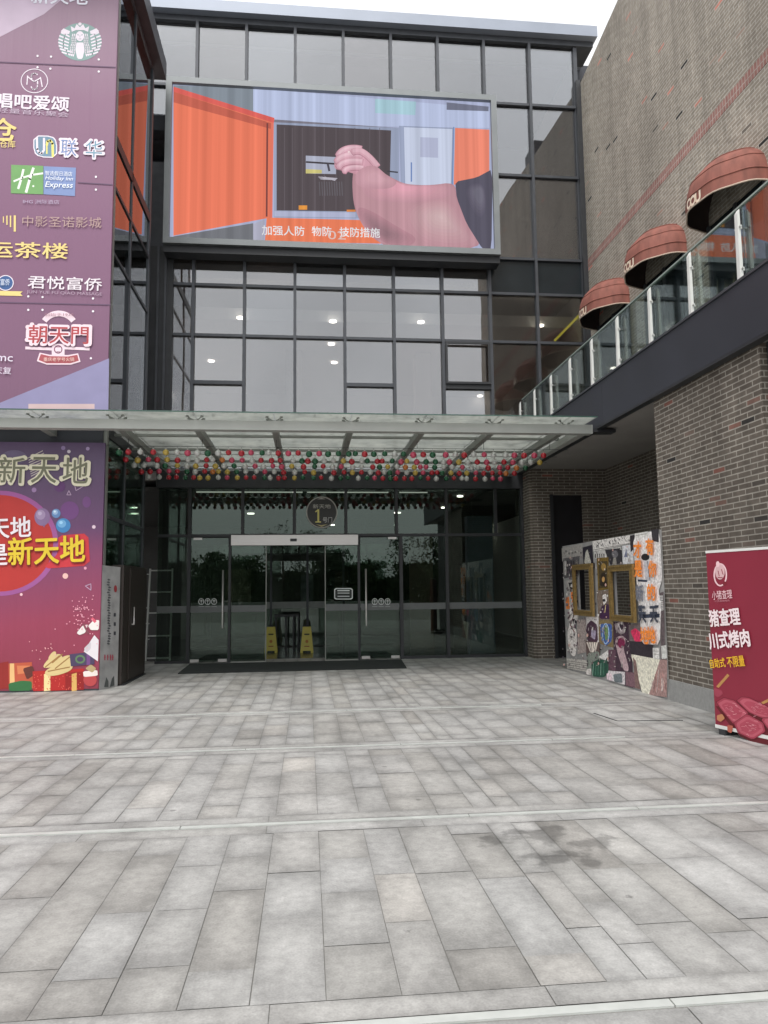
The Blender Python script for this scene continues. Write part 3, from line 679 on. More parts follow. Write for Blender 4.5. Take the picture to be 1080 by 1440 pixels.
L.poly([(460, 278), (545, 282), (545, 330), (460, 328)], (172, 176, 196)); L.poly([(460, 316), (505, 318), (505, 328), (460, 328)], (206, 196, 120)); L.line([(462, 296), (556, 302)], 5, (58, 54, 60)); L.line([(522, 302), (526, 320)], 6, (70, 66, 76))
for k in range(7): L.line([(496+k*3, 338+3*(k % 3)), (548-k*2, 342+2*(k % 4))], 2, (188, 184, 196))
for k in range(10): L.line([(498+k*7, 352), (500+k*7, 390)], 2.5, (96, 92, 98))
L.line([(690, 322), (718, 325)], 4, (60, 58, 66))
def soft(pts, c0, c1, cx, cy, n=7, sm=3, q=.86):
    for i in range(n):
        k = 1-(1-q)*i*1.15; L.poly([(cx+(x-cx)*k, cy+(y-cy)*k) for x, y in pts], tuple(int(a+(b-a)*i/(n-1)) for a, b in zip(c0, c1)), sm)
arm = [(594, 319), (600, 290), (640, 284), (653, 298), (673, 324), (720, 350), (746, 359), (810, 362), (880, 352), (884, 397), (916, 470), (972, 545), (700, 541), (650, 512), (619, 475), (595, 423), (590, 356)]
soft(arm, (184, 134, 146), (190, 142, 152), 720, 440, 3, 2, .985)
soft([(600, 330), (640, 310), (690, 340), (746, 362), (870, 360), (872, 390), (800, 410), (700, 410), (630, 400)], (192, 142, 154), (224, 160, 176), 740, 366, 10, 2, .93)
soft([(740, 420), (860, 390), (912, 480), (940, 535), (800, 530), (745, 480)], (192, 144, 154), (208, 176, 178), 840, 450, 9, 2, .90)
soft([(600, 420), (640, 430), (720, 480), (780, 512), (740, 540), (668, 520), (621, 475)], (180, 130, 142), (150, 112, 122), 670, 492, 7, 2, .90)
fist = [(541, 317), (540, 300), (544, 283), (564, 257), (601, 247), (627, 263), (653, 298), (660, 322), (630, 338), (598, 330), (570, 321)]
soft(fist, (206, 148, 164), (230, 180, 196), 594, 276, 11, 2, .92)
# four curled fingers and the thumb lying across them
for i, q in enumerate([[(626, 262), (592, 256), (562, 264), (549, 284)], [(630, 280), (592, 274), (556, 282), (545, 300)], [(632, 298), (594, 292), (560, 299), (550, 315)], [(634, 315), (600, 310), (574, 315), (566, 326)]]):
    w_ = (19, 18, 17, 14)[i]; p_ = chaikin(q, 3, False)
    for c_, k_, d_ in (((176, 122, 138), 1.16, 1.2), ((212, 160, 174), 1.0, 0), ((222, 174, 188), .66, -1.6), ((231, 188, 200), .32, -3)):
        pp = [(x, y+d_) for x, y in p_]; L.line(pp, w_*k_, c_); L.disc(pp[-1][0], pp[-1][1], w_*k_*.5, w_*k_*.5, c_, 14)
p_ = chaikin([(672, 322), (642, 284), (612, 262), (584, 270)], 3, False)
for c_, k_, d_ in (((184, 130, 146), 1.12, 1.5), ((214, 162, 176), 1.0, 0), ((226, 178, 192), .6, -2)):
    pp = [(x, y+d_) for x, y in p_]; L.line(pp, 17*k_, c_); L.disc(pp[-1][0], pp[-1][1], 8.5*k_, 8.5*k_, c_, 14)
L.disc(581, 268, 3.6, 3, (238, 208, 214), 10)
soft([(600, 322), (650, 300), (690, 336), (720, 352), (700, 372), (640, 372), (598, 362)], (196, 146, 158), (212, 162, 174), 660, 340, 6, 2, .9)
L.poly([(880, 352), (884, 397), (912, 470), (958, 543), (982, 545), (985, 316), (940, 340)], (80, 76, 92), 1)
soft([(900, 365), (960, 345), (972, 430), (950, 470), (915, 420)], (80, 76, 92), (102, 98, 114), 950, 380, 6, 2, .9)
L.build('screen_picture', led)
L.h += .002
L.text('加强人防', 337, 488, 456, 491, 27, (236, 236, 240), led, bold=.012)
L.text('物防', 477, 491, 532, 492, 27, (236, 236, 240), led, bold=.012)
L.text('技防措施', 555, 493, 668, 496, 27, (236, 236, 240), led, bold=.012)
L.text('02', 522, 502, 572, 503, 24, (226, 196, 190), led)

# ================================================================== LEFT TOWER
TX, TY0, TY1 = -3.2, 12.1, 14.95
tower = thing('corner_tower', (-6, 12.2, 0), 'tall corner block at the left with greenish glass side, carrying printed banners', 'building')
T = lambda name, mt, *b: one_box(name, tower, mt, *b)
T('front_wall', M_navy, -11, TX-.06, TY0+.07, TY0+.3, 0, 12.4)
T('roof_fascia', M_frame, -11.2, TX+.19, TY0-.9, TY1+.42, 12.46, 12.86)
T('roof', M_frame, -11, TX, TY0+.1, TY1, 12.36, 12.46)
T('corner_post', M_rib, TX-.07, TX, TY0+.1, TY0+.2, 0, 12.36)
T('corner_post', M_frame, TX-.06, TX+.015, TY1-.05, TY1+.05, 0, 12.36)
T('back_wall', M_room, -11, TX-1.6, TY1+.2, TY1+.3, 0, 12.36)
ym = 13.42
for z0, z1 in ((.06, 2.69), (2.75, 4.0), (4.3, 7.09), (7.15, 8.24), (8.30, 9.02), (9.2, 12.3)):
    for a, b in ((TY0+.2, ym-.03), (ym+.03, TY1-.05)): T('side_pane', G_side if z0 > 4 else G_low, TX-.03, TX-.012, a, b, z0, z1)
for z in (2.72, 7.12, 8.27): T('transom', M_frame, TX-.04, TX+.008, TY0+.2, TY1-.05, z-.03, z+.03)
T('transom', M_black, TX-.05, TX+.01, TY0+.2, TY1-.05, 9.02, 9.2); T('transom', M_black, TX-.05, TX+.01, TY0+.2, TY1-.05, 4.0, 4.3)
T('mullion', M_frame, TX-.05, TX+.01, ym-.03, ym+.03, 0, 12.36)
T('column', mat('pale_green_column', (.42, .46, .40), .7, 0, .08, 1.5), TX-.75, TX-.35, 13.75, 14.3, 0, 12.3)
T('floor_slab', M_room, -9, TX-.08, TY0+.35, TY1+.1, 4.02, 4.28); T('floor_slab', M_room, -9, TX-.08, TY0+.35, TY1+.1, 8.9, 9.15)
br = MB(); br.bar((TX-.10, TY0+.35, 12.1), (TX-.10, TY1-.2, 9.6), .05, .05, M_white); br.bar((TX-.10, TY0+.35, 10.6), (TX-.10, TY0+1.3, 9.4), .04, .04, M_white); br.build('wind_brace', tower)

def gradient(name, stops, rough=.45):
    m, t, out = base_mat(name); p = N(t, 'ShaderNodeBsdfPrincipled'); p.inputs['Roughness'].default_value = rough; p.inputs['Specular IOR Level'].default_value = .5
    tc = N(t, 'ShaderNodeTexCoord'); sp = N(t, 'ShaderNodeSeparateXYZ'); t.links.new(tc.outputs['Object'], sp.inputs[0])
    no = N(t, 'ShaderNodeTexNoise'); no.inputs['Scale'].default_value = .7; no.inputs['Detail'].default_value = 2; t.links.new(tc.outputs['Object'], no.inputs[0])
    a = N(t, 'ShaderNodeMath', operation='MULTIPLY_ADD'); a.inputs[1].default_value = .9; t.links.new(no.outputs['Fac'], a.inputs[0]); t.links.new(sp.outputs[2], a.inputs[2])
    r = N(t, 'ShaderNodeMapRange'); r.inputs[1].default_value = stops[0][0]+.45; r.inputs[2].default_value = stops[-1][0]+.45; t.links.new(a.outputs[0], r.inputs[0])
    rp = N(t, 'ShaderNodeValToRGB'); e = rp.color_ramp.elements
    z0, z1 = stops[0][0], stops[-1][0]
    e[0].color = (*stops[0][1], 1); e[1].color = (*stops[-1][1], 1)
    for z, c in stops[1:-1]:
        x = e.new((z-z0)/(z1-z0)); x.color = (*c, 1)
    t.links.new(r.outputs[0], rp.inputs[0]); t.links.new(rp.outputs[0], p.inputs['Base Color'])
    # the fabric sags in soft vertical folds
    mp = N(t, 'ShaderNodeMapping'); mp.inputs['Scale'].default_value = (3.5, 3.5, .12); t.links.new(tc.outputs['Object'], mp.inputs[0])
    n2 = N(t, 'ShaderNodeTexNoise'); n2.inputs['Scale'].default_value = 1.2; n2.inputs['Detail'].default_value = 3; t.links.new(mp.outputs[0], n2.inputs[0])
    b = N(t, 'ShaderNodeBump'); b.inputs['Strength'].default_value = .35; b.inputs['Distance'].default_value = .06; t.links.new(n2.outputs['Fac'], b.inputs['Height']); t.links.new(b.outputs[0], p.inputs['Normal'])
    t.links.new(p.outputs[0], out.inputs['Surface']); return m
# ---- upper banner: directory of shops
ub = thing('shop_directory_banner', (-5.5, TY0, 4.2), 'tall purple banner with shop logos covering the tower above the canopy', 'banner')
M_ub = gradient('hazed_purple_print', [(0, (.20, .095, .165)), (3.5, (.22, .10, .18)), (5.5, (.25, .125, .205)), (8, (.37, .26, .33))])  # paler upper stops put a washed-out veil of light into the print
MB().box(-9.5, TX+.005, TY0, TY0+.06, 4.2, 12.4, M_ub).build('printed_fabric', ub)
A = Art((0, TY0, 0), (0, -1, 0))
pk = lambda r, g, b: (r, g, b)
W_ = (225, 215, 225); Y_ = (222, 200, 130)
A.poly([(-60, -20), (110, -20), (62, 20), (0, 52), (-60, 84)], (196, 178, 196))
A.poly([(153.4, 504), (6, 564), (-60, 592), (-60, 600), (152, 600)], (138, 134, 168))
A.rect(40, 568, 133, 575, (196, 172, 172))
# round siren seal
A.disc(112.5, 59, 30.5, 26.5, (132, 158, 156), 36)
for s in (-1, 1):
    for k in range(7):
        y = 46+k*4.6; x_in = 15+k*.6 if k < 5 else 12-k*.3; x_out = math.sqrt(max(0, 1-((y-59)/26.5)**2))*30
        A.line([(112.5+s*x_in, y+5.5-k*.3), (112.5+s*(x_in+x_out)/2, y+2.5), (112.5+s*x_out, y)], 2.1, W_)
    for k, dx in enumerate((6.5, 9, 11.5)):
        pts = [(112.5+s*(dx-2), 46), (112.5+s*dx, 54), (112.5+s*(dx-1), 60), (112.5+s*(dx+2.2), 67), (112.5+s*(dx+.6), 74), (112.5+s*(dx+4), 81-k)]
        A.line(chaikin(pts, 1, False), 1.3, W_)
    A.poly([(112.5+s*14, 44), (112.5+s*23, 40), (112.5+s*27, 44), (112.5+s*22, 48), (112.5+s*15, 48)], W_)
A.disc(112.5, 51, 5.6, 7, W_); A.poly([(107.5, 60), (117.5, 60), (119, 70), (116, 83), (109, 83), (106, 70)], W_, 1)
A.poly([(101, 45), (99.5, 37), (105, 40), (108, 34), (112.5, 38.5), (117, 34), (120, 40), (125.5, 37), (124, 45), (118, 42.5), (107, 42.5)], W_); A.disc(112.5, 34, 2.4, 2.2, W_)
for s in (-1, 1): A.line([(112.5+s*1.5, 49.5), (112.5+s*4, 49.2)], .8, (120, 140, 145))
A.line([(112.5, 50), (112.5, 53)], .6, (140, 150, 160)); A.line([(110.8, 55), (114.2, 55)], .8, (130, 140, 150))
# monogram in a ring
A.ring(48.5, 114, 19.3, 17.3, 1.2, W_)
A.line(chaikin([(53.5, 106), (50, 103), (45, 104), (44, 108), (45, 112)], 1, False), 1.7, W_); A.line(chaikin([(43.5, 121), (46, 126), (51, 126), (53, 122), (53, 112)], 1, False), 1.7, W_)
A.line([(39, 107), (38, 119)], 1.6, W_); A.line([(39, 108), (48, 115), (57, 110)], 1.6, W_); A.line([(57, 109), (59.5, 122)], 1.6, W_)
# joined-letter badge
A.poly(chaikin([(47, 190.5), (74, 191), (80.5, 199), (80.5, 222.5), (55, 221.5), (47, 214)], 1), W_)
A.poly(chaikin([(48.5, 192), (73, 192.5), (79, 200), (79, 221), (56, 220), (48.5, 213)], 1), (112, 140, 160))
A.line([(52, 194), (52.5, 210), (55, 215), (59, 216), (62, 211)], 3, W_); A.line([(62, 195), (62, 211)], 3, W_)
A.line([(66, 204), (67, 199), (71, 198), (74, 202), (74.5, 220)], 3.4, (226, 214, 120)); A.line([(66, 200), (66, 216)], 2, (226, 214, 120))
# hotel panels
A.poly([(16, 232), (61, 233.5), (61, 273.5), (15.5, 272)], (112, 158, 98)); A.poly([(61.5, 234), (107, 236), (105.5, 276), (61.5, 273.5)], (124, 142, 186))
A.line([(33, 239), (30, 252), (26, 265)], 3.2, (228, 236, 224)); A.line([(47, 237), (42, 252), (37, 270)], 3.6, (228, 236, 224)); A.line([(20, 255), (32, 250), (46, 246), (60, 244)], 2.6, (228, 236, 224)); A.disc(47, 262, 1.4, 1.4, (228, 236, 224))
for k, (x, y0, y1, wd) in enumerate(((5, 305, 313, 1.4), (10, 304, 316, 1.8), (15, 304, 319, 2), (21, 304, 325, 3))): A.line([(x, y0), (x, y1)], wd, Y_)
A.disc(8, 398, 11.5, 11, W_); A.disc(8, 398, 10.3, 9.8, (62, 92, 140)); A.poly([(-8, 409), (32, 410), (29, 413), (32, 416.5), (-8, 415.5)], Y_)
# red gate logo: arc, base line, seal, ribbon
A.ring(83, 468, 30, 31, 8, (228, 205, 214), 218, 322)
for x0, x1 in ((37, 72), (92, 125)): A.line([(x0, 489.5), (x1, 491)], 4, (228, 205, 214))
A.poly([(73, 483.5), (91, 484), (91, 500), (73, 499.5)], (228, 205, 214)); A.ring(82, 491.5, 6, 6, 1.5, (120, 80, 100)); A.line([(79, 488), (85, 488)], 1.2, (120, 80, 100)); A.line([(80, 495), (84, 495)], 1.2, (120, 80, 100))
A.poly([(56, 496), (70, 499), (96, 499.5), (110, 497), (113.5, 509), (100, 513), (66, 513), (52, 508)], (228, 205, 214)); A.poly([(57.5, 498), (70, 501), (96, 501.5), (109, 499), (111, 507.5), (99, 511), (66, 511), (54.5, 506.5)], (166, 84, 90))
for px, py in ((53, 79), (72, 80), (139, 84), (53, 95), (71, 97), (139, 101), (135, 249), (135, 267), (40, 417), (60, 418), (131, 420), (40, 436), (60, 436), (131, 438), (128, 504)): A.disc(px, py, 1.6, 1.6, (232, 226, 232), 10)
for q in ([(-60, 85), (162.5, 95)], [(110, 257), (158, 260)], [(-60, 424), (155.5, 429)]): A.line(q, 1.4, (98, 76, 100))
A.build('printed_logos', ub)
A.h += .001
A.text('新天地', 44, -6, 123, -3.5, 22, (222, 222, 232), ub, bold=.02)
A.text('唱吧爱颂', -5, 141, 97, 147.5, 20, W_, ub, bold=.028)
A.text('轻量音乐聚会', -4, 155, 97, 162, 7, (190, 172, 190), ub)
A.text('仓', -14, 182, 23, 183, 31, Y_, ub, bold=.025)
A.text('仓库', 0, 203, 22, 203.5, 10, Y_, ub, bold=.01)
A.text('联', 84, 208, 110, 209, 26, W_, ub, bold=.06); A.text('联', 86, 208, 108, 209, 23, (112, 134, 176), ub, bold=.0)
A.text('华', 119, 210, 146.5, 211, 27, W_, ub, bold=.06); A.text('华', 121, 210, 144, 211, 24, (112, 150, 168), ub, bold=.0)
A.text('智选假日酒店', 64, 244, 102, 245.5, 6.5, (226, 230, 240), ub); A.text('Holiday Inn', 64, 251.5, 103, 253, 7, (226, 230, 240), ub, bold=.01, shear=.25); A.text('Express', 64, 261, 103, 262.5, 10, (230, 234, 242), ub, bold=.015, shear=.2)
A.text('IHG 洲际酒店', 33, 284, 84, 285, 6, (176, 160, 184), ub)
A.text('中影圣诺影城', 32, 311.5, 143, 314, 15, (172, 144, 140), ub, bold=-.002)
A.text('运茶楼', -18, 351, 96, 354, 22, Y_, ub, bold=.014)
A.text('君悦富侨', 40, 397, 144, 401, 18, (222, 214, 220), ub, bold=.012); A.text('JUN YUE FU QIAO MASSAGE', 38, 411.5, 144, 415, 5.5, (168, 146, 164), ub)
A.text('富侨', 1.5, 397.5, 14.5, 397.5, 9, (214, 222, 236), ub)
A.text('朝天門', 38, 470.5, 128, 472, 29, (232, 208, 216), ub, bold=.07); A.text('朝天門', 41, 470.5, 125, 472, 25, (170, 70, 74), ub, bold=.012)
A.text('创始于1935', 63, 443, 104, 443, 4.6, (150, 110, 124), ub); A.text('重庆老字号火锅', 62, 506, 105, 506, 5.5, (230, 200, 190), ub)
A.text('imc', -8, 503, 19, 504, 10, (216, 206, 220), ub, bold=.01); A.text('庆复', -8, 521, 17, 522, 10, (216, 206, 220), ub)

# ---- lower banner: festival poster at street level
lb = thing('festival_poster_hoarding', (-5.5, TY0, 0), 'purple to crimson hoarding with gift boxes and yellow lettering at street level', 'banner')
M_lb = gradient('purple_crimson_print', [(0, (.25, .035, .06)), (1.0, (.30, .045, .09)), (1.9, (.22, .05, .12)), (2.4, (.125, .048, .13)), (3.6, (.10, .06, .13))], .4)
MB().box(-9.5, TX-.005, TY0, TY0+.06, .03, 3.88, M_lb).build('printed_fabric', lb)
MB().box(-9.5, TX-.005, TY0+.01, TY0+.06, .0, .03, M_frame).build('bottom_rail', lb)
A = Art((0, TY0, 0), (0, -1, 0))
A.disc(0, 764, 82, 74, (150, 84, 140), 56); A.disc(-1, 764, 76, 68, (172, 52, 48), 56)
for k in range(9): A.line([(40+k*.5, 652+k*3.2-8), (66-abs(k-4)*1.5, 634+k*3.4)], 1.1, (196, 186, 180))
A.disc(20, 643, 18, 10, (104, 92, 120), 24); A.disc(98, 718, 13, 13, (106, 66, 116), 24); A.disc(122, 706, 6, 8, (108, 70, 118), 20); A.disc(84, 684, 8, 8, (94, 58, 104), 20)
for px, py, r, c in ((48, 689, 3.4, (150, 120, 160)), (132, 741, 2.6, (214, 190, 204)), (123.5, 631, 2.6, (160, 140, 176)), (89, 630, 3, (140, 120, 160)), (92, 810, 4, (222, 178, 170)), (30, 836, 2, (232, 190, 196)), (120, 799, 2, (214, 150, 170)), (97, 635, 2.4, (196, 186, 196)), (119, 780, 1.5, (240, 180, 170))): A.disc(px, py, r, r, c, 16)
for tri in (((105, 682), (117, 684), (107, 690)), ((94, 696), (97, 690), (100, 696)), ((120, 824), (128, 821), (128, 830))): A.line(list(tri)+[tri[0]], .9, (186, 160, 186))
A.poly([(82, 753), (124, 750), (127, 795), (60, 800), (82, 778)], (190, 54, 62), 1)
for cx, cy, rx, ry, c, c2 in ((59.5, 727, 11, 12.5, (128, 104, 140), (176, 160, 186)), (79, 722, 6.2, 6.4, (96, 130, 176), (200, 220, 236)), (89, 739, 10.3, 10.2, (64, 124, 176), (150, 196, 226))):
    A.disc(cx, cy, rx, ry, c); A.disc(cx-rx*.2, cy-ry*.25, rx*.6, ry*.55, tuple((a+b)//2 for a, b in zip(c, c2))); A.disc(cx-rx*.3, cy-ry*.4, rx*.25, ry*.22, c2)
A.poly([(60, 738), (64, 738), (62, 742)], (120, 96, 132))
# gift boxes
A.poly([(-10, 934), (12, 930), (14, 968), (-10, 970)], (140, 44, 40)); A.poly([(12, 933), (45, 931), (47, 968), (13, 969)], (178, 84, 60)); A.poly([(14, 933), (20, 933), (21, 969), (14, 969)], (218, 176, 120)); A.poly([(24, 936), (42, 936), (43, 946), (25, 948)], (200, 120, 80))
A.poly([(12, 961), (30, 957), (45, 958), (45, 971), (13, 972)], (52, 104, 62), 1); A.poly([(32, 940), (46, 936), (50, 948), (38, 956)], (94, 50, 44), 1)
A.poly([(46, 944), (118, 940), (118, 970), (47, 972)], (170, 42, 40)); A.poly([(92, 946), (118, 944), (118, 970), (92, 971)], (140, 34, 34))
for x0, x1, c in ((62, 71, (226, 206, 150)), (101, 108, (208, 166, 96))): A.poly([(x0, 948), (x1, 946), (x1, 971), (x0, 972)], c)
rb = random.Random(5)
for k in range(60): A.disc(48+rb.random()*66, 948+rb.random()*22, .8, .8, (206, 90, 80), 6)
for pts in ([(58, 940), (70, 924), (84, 918), (90, 926), (76, 938)], [(72, 940), (86, 924), (100, 920), (104, 930), (88, 944)], [(60, 946), (78, 934), (104, 934), (100, 944), (72, 952)], [(66, 928), (74, 916), (80, 916), (78, 926)], [(86, 930), (96, 922), (106, 932), (96, 940)]): A.poly(pts, (206, 184, 132), 2)
for a, b in (((64, 938), (84, 922)), ((78, 940), (98, 924)), ((68, 944), (98, 938)), ((74, 932), (88, 920))): A.line([a, b], 1.6, (150, 112, 66))
A.poly([(98, 920), (133, 916), (133, 934), (100, 937)], (74, 62, 90)); A.rect(122, 916, 127, 935, (110, 70, 124)); A.ring(113, 927, 7, 6, 2.5, (92, 120, 86))
A.poly([(133, 893), (139, 900), (138, 930), (118, 916)], (216, 210, 214)); A.poly([(118, 912), (128, 902), (128, 912), (122, 918)], (196, 190, 196), 1)
A.poly([(108, 890), (116, 880), (124, 878), (120, 890), (112, 893)], (222, 216, 212), 1); A.poly([(124, 880), (132, 872), (140, 872), (139, 886), (128, 886)], (222, 214, 210), 1); A.line([(118, 878), (124, 890)], 3, (128, 74, 84)); A.line([(130, 870), (134, 874)], 4, (206, 90, 110))
A.disc(127, 956, 9.5, 9, (176, 70, 72)); A.poly([(117, 944), (137, 942), (138, 950), (118, 952)], (222, 212, 206), 1); A.poly([(120, 940), (128, 934), (136, 940), (130, 946)], (170, 150, 110), 1)
for k in range(70):
    x = 118+rb.gauss(0, 11); y = 868+rb.gauss(0, 15)
    if x < 138: A.disc(x, y, .7+rb.random()*.5, .8, (226, 160, 176), 6)
for k in range(16): A.disc(66+rb.gauss(0, 16), 914+rb.gauss(0, 6), .8, .8, (224, 170, 170), 6)
A.build('printed_artwork', lb); A.h += .001
cream = (214, 208, 184)
A.text('新', -6, 661, 38.5, 661.5, 40, cream, lb, bold=.055); A.text('天', 42, 661, 83, 661.5, 40, cream, lb, bold=.055); A.text('地', 86, 661.5, 127.5, 662, 40, cream, lb, bold=.055)
ol = (112, 112, 92)
A.text('新', -3, 661, 36, 661.5, 36, ol, lb, bold=.008); A.text('天', 45, 661, 80, 661.5, 36, ol, lb, bold=.008); A.text('地', 89, 661.5, 124.5, 662, 36, ol, lb, bold=.008)
A.text('的天地', -44, 744.5, 44, 740.5, 29, (222, 214, 218), lb, bold=.02)
A.text('是', -16, 781, 11, 780, 29, (220, 212, 216), lb, bold=.022)
A.text('新天地', 12, 777, 120, 772, 39, (112, 44, 34), lb, bold=.03)
A.text('新天地', 12.5, 776, 119.5, 771, 38, (214, 186, 52), lb, bold=.022)

# ---- narrow grey notice panel at the tower's corner
sp_ = thing('notice_panel', (-3.14, 12.3, 0), 'narrow grey printed panel with torn edge beside the crimson hoarding', 'panel')
pa, pb = Vector((-3.20, 12.13, 0)), Vector((-3.03, 12.56, 0)); dn = (pb-pa).normalized(); nn = Vector((dn.y, -dn.x, 0))
if nn.y > 0: nn = -nn
M_notice = mat('grey_print', (.36, .36, .36), .55, 0, .28, 4)
k = nn*-.03
MB().hexa([pa+nn*0, pb, pb+k, pa+k] and [pa, pb, pb+k, pa+k, pa+Vector((0, 0, 1.93)), pb+Vector((0, 0, 1.91)), pb+k+Vector((0, 0, 1.91)), pa+k+Vector((0, 0, 1.93))], M_notice).build('board', sp_)
A = Art(pa, nn); rb = random.Random(9)
for k in range(26):
    y = 815+k*3.6; x = 153+rb.uniform(-1.2, 1.2); A.line([(x-1.4, y), (x+1.6, y+.5)], 1.3, (70, 72, 76)); A.line([(x, y-1.2), (x+rb.uniform(-1, 1), y+1.5)], .8, (80, 80, 84))
for y in (862, 875, 888): A.rect(159.5, y, 162.5, y+5, (66, 66, 72))
A.disc(162, 828, 2.2, 5, (150, 60, 66)); 
for x in (147, 151, 155, 158): A.line([(x, 921), (x, 928)], 1.4, (170, 66, 84)); A.line([(x-1, 924), (x+1.4, 924)], .8, (170, 66, 84))
A.poly([(146, 966), (149, 952), (152, 958), (152, 966)], (80, 84, 84)); A.poly([(154, 966), (157, 954), (160, 950), (160.5, 964)], (72, 76, 76))
A.build('printed_marks', sp_)
# ---- dark cabinet behind it
cb_ = thing('tall_cabinet', (-3.1, 13.5, 0), 'dark brown cabinet with a steel pull standing beside the grey panel', 'cabinet')
MB().box(-3.185, -2.99, 12.62, 14.35, .02, 1.95, M_wood).build('carcass', cb_)
dd = MB().box(-2.988, -2.97, 13.02, 14.3, .06, 1.9, M_wood).build('cabinet_door', cb_)
MB().tube([(-2.94, 13.2, .95), (-2.94, 13.2, 1.25)], .012, M_silver, 8).box(-2.97, -2.94, 13.19, 13.21, .95, .97, M_silver).build('handle', dd)
MB().box(-3.15, -2.95, 12.66, 14.3, 0, .02, M_black).build('plinth', cb_)

# ================================================================== CANOPY
CY0, CY1 = 11.36, D-.1
can = thing('glass_canopy', (0, 13.5, 3.9), 'glass entrance canopy with pale steel front beam hung over the doors', 'canopy')
C = lambda name, mt, *b: one_box(name, can, mt, *b)
C('front_beam', M_canbeam, -8, 4.57, CY0, CY0+.16, 3.955, 4.10)
ribx = [-5.2, -4.02, -2.87, -1.70, -.50, .68, 1.84, 2.98, 4.13]
for x in ribx: C('rib', M_rib, x-.05, x+.05, CY0+.16, CY1, 3.99, 4.09)
C('end_rib', M_canbeam, 4.44, 4.56, CY0+.16, CY1, 3.99, 4.10)
for y in (12.6, 13.85, 15.1): C('purlin', M_rib, -8, 4.44, y-.03, y+.03, 4.092, 4.13)
gx = [-8]+[x for x in ribx]+[4.56]
for a, b in zip(gx, gx[1:]): C('glass_pane', G_can, a+.006, b-.006, CY0-.24, CY1, 4.165, 4.18)
for a in (-7.99, ): pass
M_edge = mat('green_glass_edge', (.05, .10, .08), .2)
C('glass_edge', M_edge, -8, 4.56, CY0-.246, CY0-.241, 4.163, 4.182)
for x in ribx:
    s = MB()
    for dx, dy in ((-.11, -.08), (.11, -.08), (-.11, .1), (.11, .1)):
        s.tube([(x, CY0+.06, 4.10), (x+dx*.6, CY0+.06+dy*.6, 4.125), (x+dx, CY0+.06+dy, 4.15)], .008, M_rib, 6)
        s.tube([(x+dx, CY0+.06+dy, 4.145), (x+dx, CY0+.06+dy, 4.164)], .024, M_rib, 8)
    s.build('spider_bracket', can)
    MB().tube([(x, CY0+.08, 4.095), (x, CY0+.08, 4.12)], .02, M_frame, 8).build('bracket_foot', can)
# dead leaves and grime lying on the glass
rb = random.Random(21); g = MB(); M_grime = mat('dry_leaves', (.06, .06, .045), .9)
for k in range(90):
    x = rb.uniform(-5, 4.3); y = CY0-.2+abs(rb.gauss(0, .12)); s = rb.uniform(.012, .04); a = rb.uniform(0, 6.28); 
    u = Vector((math.cos(a), math.sin(a), 0))*s; v = Vector((-u.y, u.x, 0))*.5; o = Vector((x, y, 4.182+rb.random()*.004))
    g.face([o-u, o+v, o+u, o-v], M_grime)
for k in range(260):
    x = rb.uniform(-5, 4.3); y = rb.uniform(CY0, CY1); s = rb.uniform(.01, .05); a = rb.uniform(0, 6.28); u = Vector((math.cos(a), math.sin(a), 0))*s; v = Vector((-u.y, u.x, 0))*.4; o = Vector((x, y, 4.182+rb.random()*.004))
    g.face([o-u, o+v, o+u, o-v], M_grime)
lv = g.build('fallen_leaves'); tag(lv, 'scattered dry leaves and grime lying on the canopy glass', 'leaves', kind='stuff')

# ---- baubles on wires below the canopy
BC = {'red': (.50, .02, .035), 'pink': (.62, .07, .14), 'green': (.01, .11, .045), 'gold': (.60, .42, .08), 'silver': (.62, .62, .60), 'orange': (.62, .20, .04)}
BM = {}
for n_, c in BC.items():
    m, t, out = base_mat('bauble_'+n_); p = N(t, 'ShaderNodeBsdfPrincipled'); p.inputs['Base Color'].default_value = (*c, 1); p.inputs['Metallic'].default_value = .25; p.inputs['Roughness'].default_value = .16; p.inputs['Coat Weight'].default_value = .6
    t.links.new(p.outputs[0], out.inputs['Surface']); BM[n_] = m
NAMES = ['red', 'pink', 'green', 'gold', 'silver', 'orange']; WT = [8, 3.2, 4.5, 4, 6, 1]
proto = {}
for n_ in NAMES:
    mb = MB().ball((0, 0, 0), .051, BM[n_], 14, 9); mb.tube([(0, 0, .048), (0, 0, .066)], .014, M_silver, 8); mb.tube([(0, 0, .064), (0, 0, .10)], .003, M_black, 4)
    o = mb.build('bauble'); proto[n_] = o.data; bpy.data.objects.remove(o)
rb = random.Random(17)
ROWS = [(12.2, -3.02, 4.15, 'first'), (12.9, -3.08, 4.2, 'second'), (13.5, -3.06, 4.2, 'third'), (14.15, -3.08, 4.2, 'fourth'), (14.9, -3.1, 4.1, 'fifth')]
for (y, x0, x1, nm) in ROWS:
    wz = 3.85
    wire = MB().tube([(x0-.25, y, wz), (x1+.3, y, wz)], .004, M_black, 5)
    for x in ribx:
        if x0-.3 < x < x1+.3: wire.tube([(x, y, wz), (x, y, 3.97)], .004, M_black, 4)
    wi = wire.build('hanging_wire'); tag(wi, 'thin dark wire carrying the %s row of baubles, counted from the front of the canopy' % nm, 'wire', 'bauble wires under the canopy')
    x = x0
    while x < x1:
        c = rb.choices(NAMES, WT)[0]
        o = bpy.data.objects.new('bauble', proto[c]); COL.objects.link(o)
        o.location = (x+rb.uniform(-.012, .012), y+rb.uniform(-.01, .01), wz-.10+rb.uniform(-.012, .004)); s = rb.uniform(.92, 1.1); o.scale = (s, s, s); o.rotation_euler = (0, 0, rb.uniform(0, 6))
        o.location.z = wz-.10*s
        tag(o, 'small glossy %s bauble hanging in the %s row from the canopy front' % (c, nm), 'bauble', 'baubles strung under the canopy')
        r = rb.random()
        x += .105 if r < .14 else (.165 if r < .85 else .21)

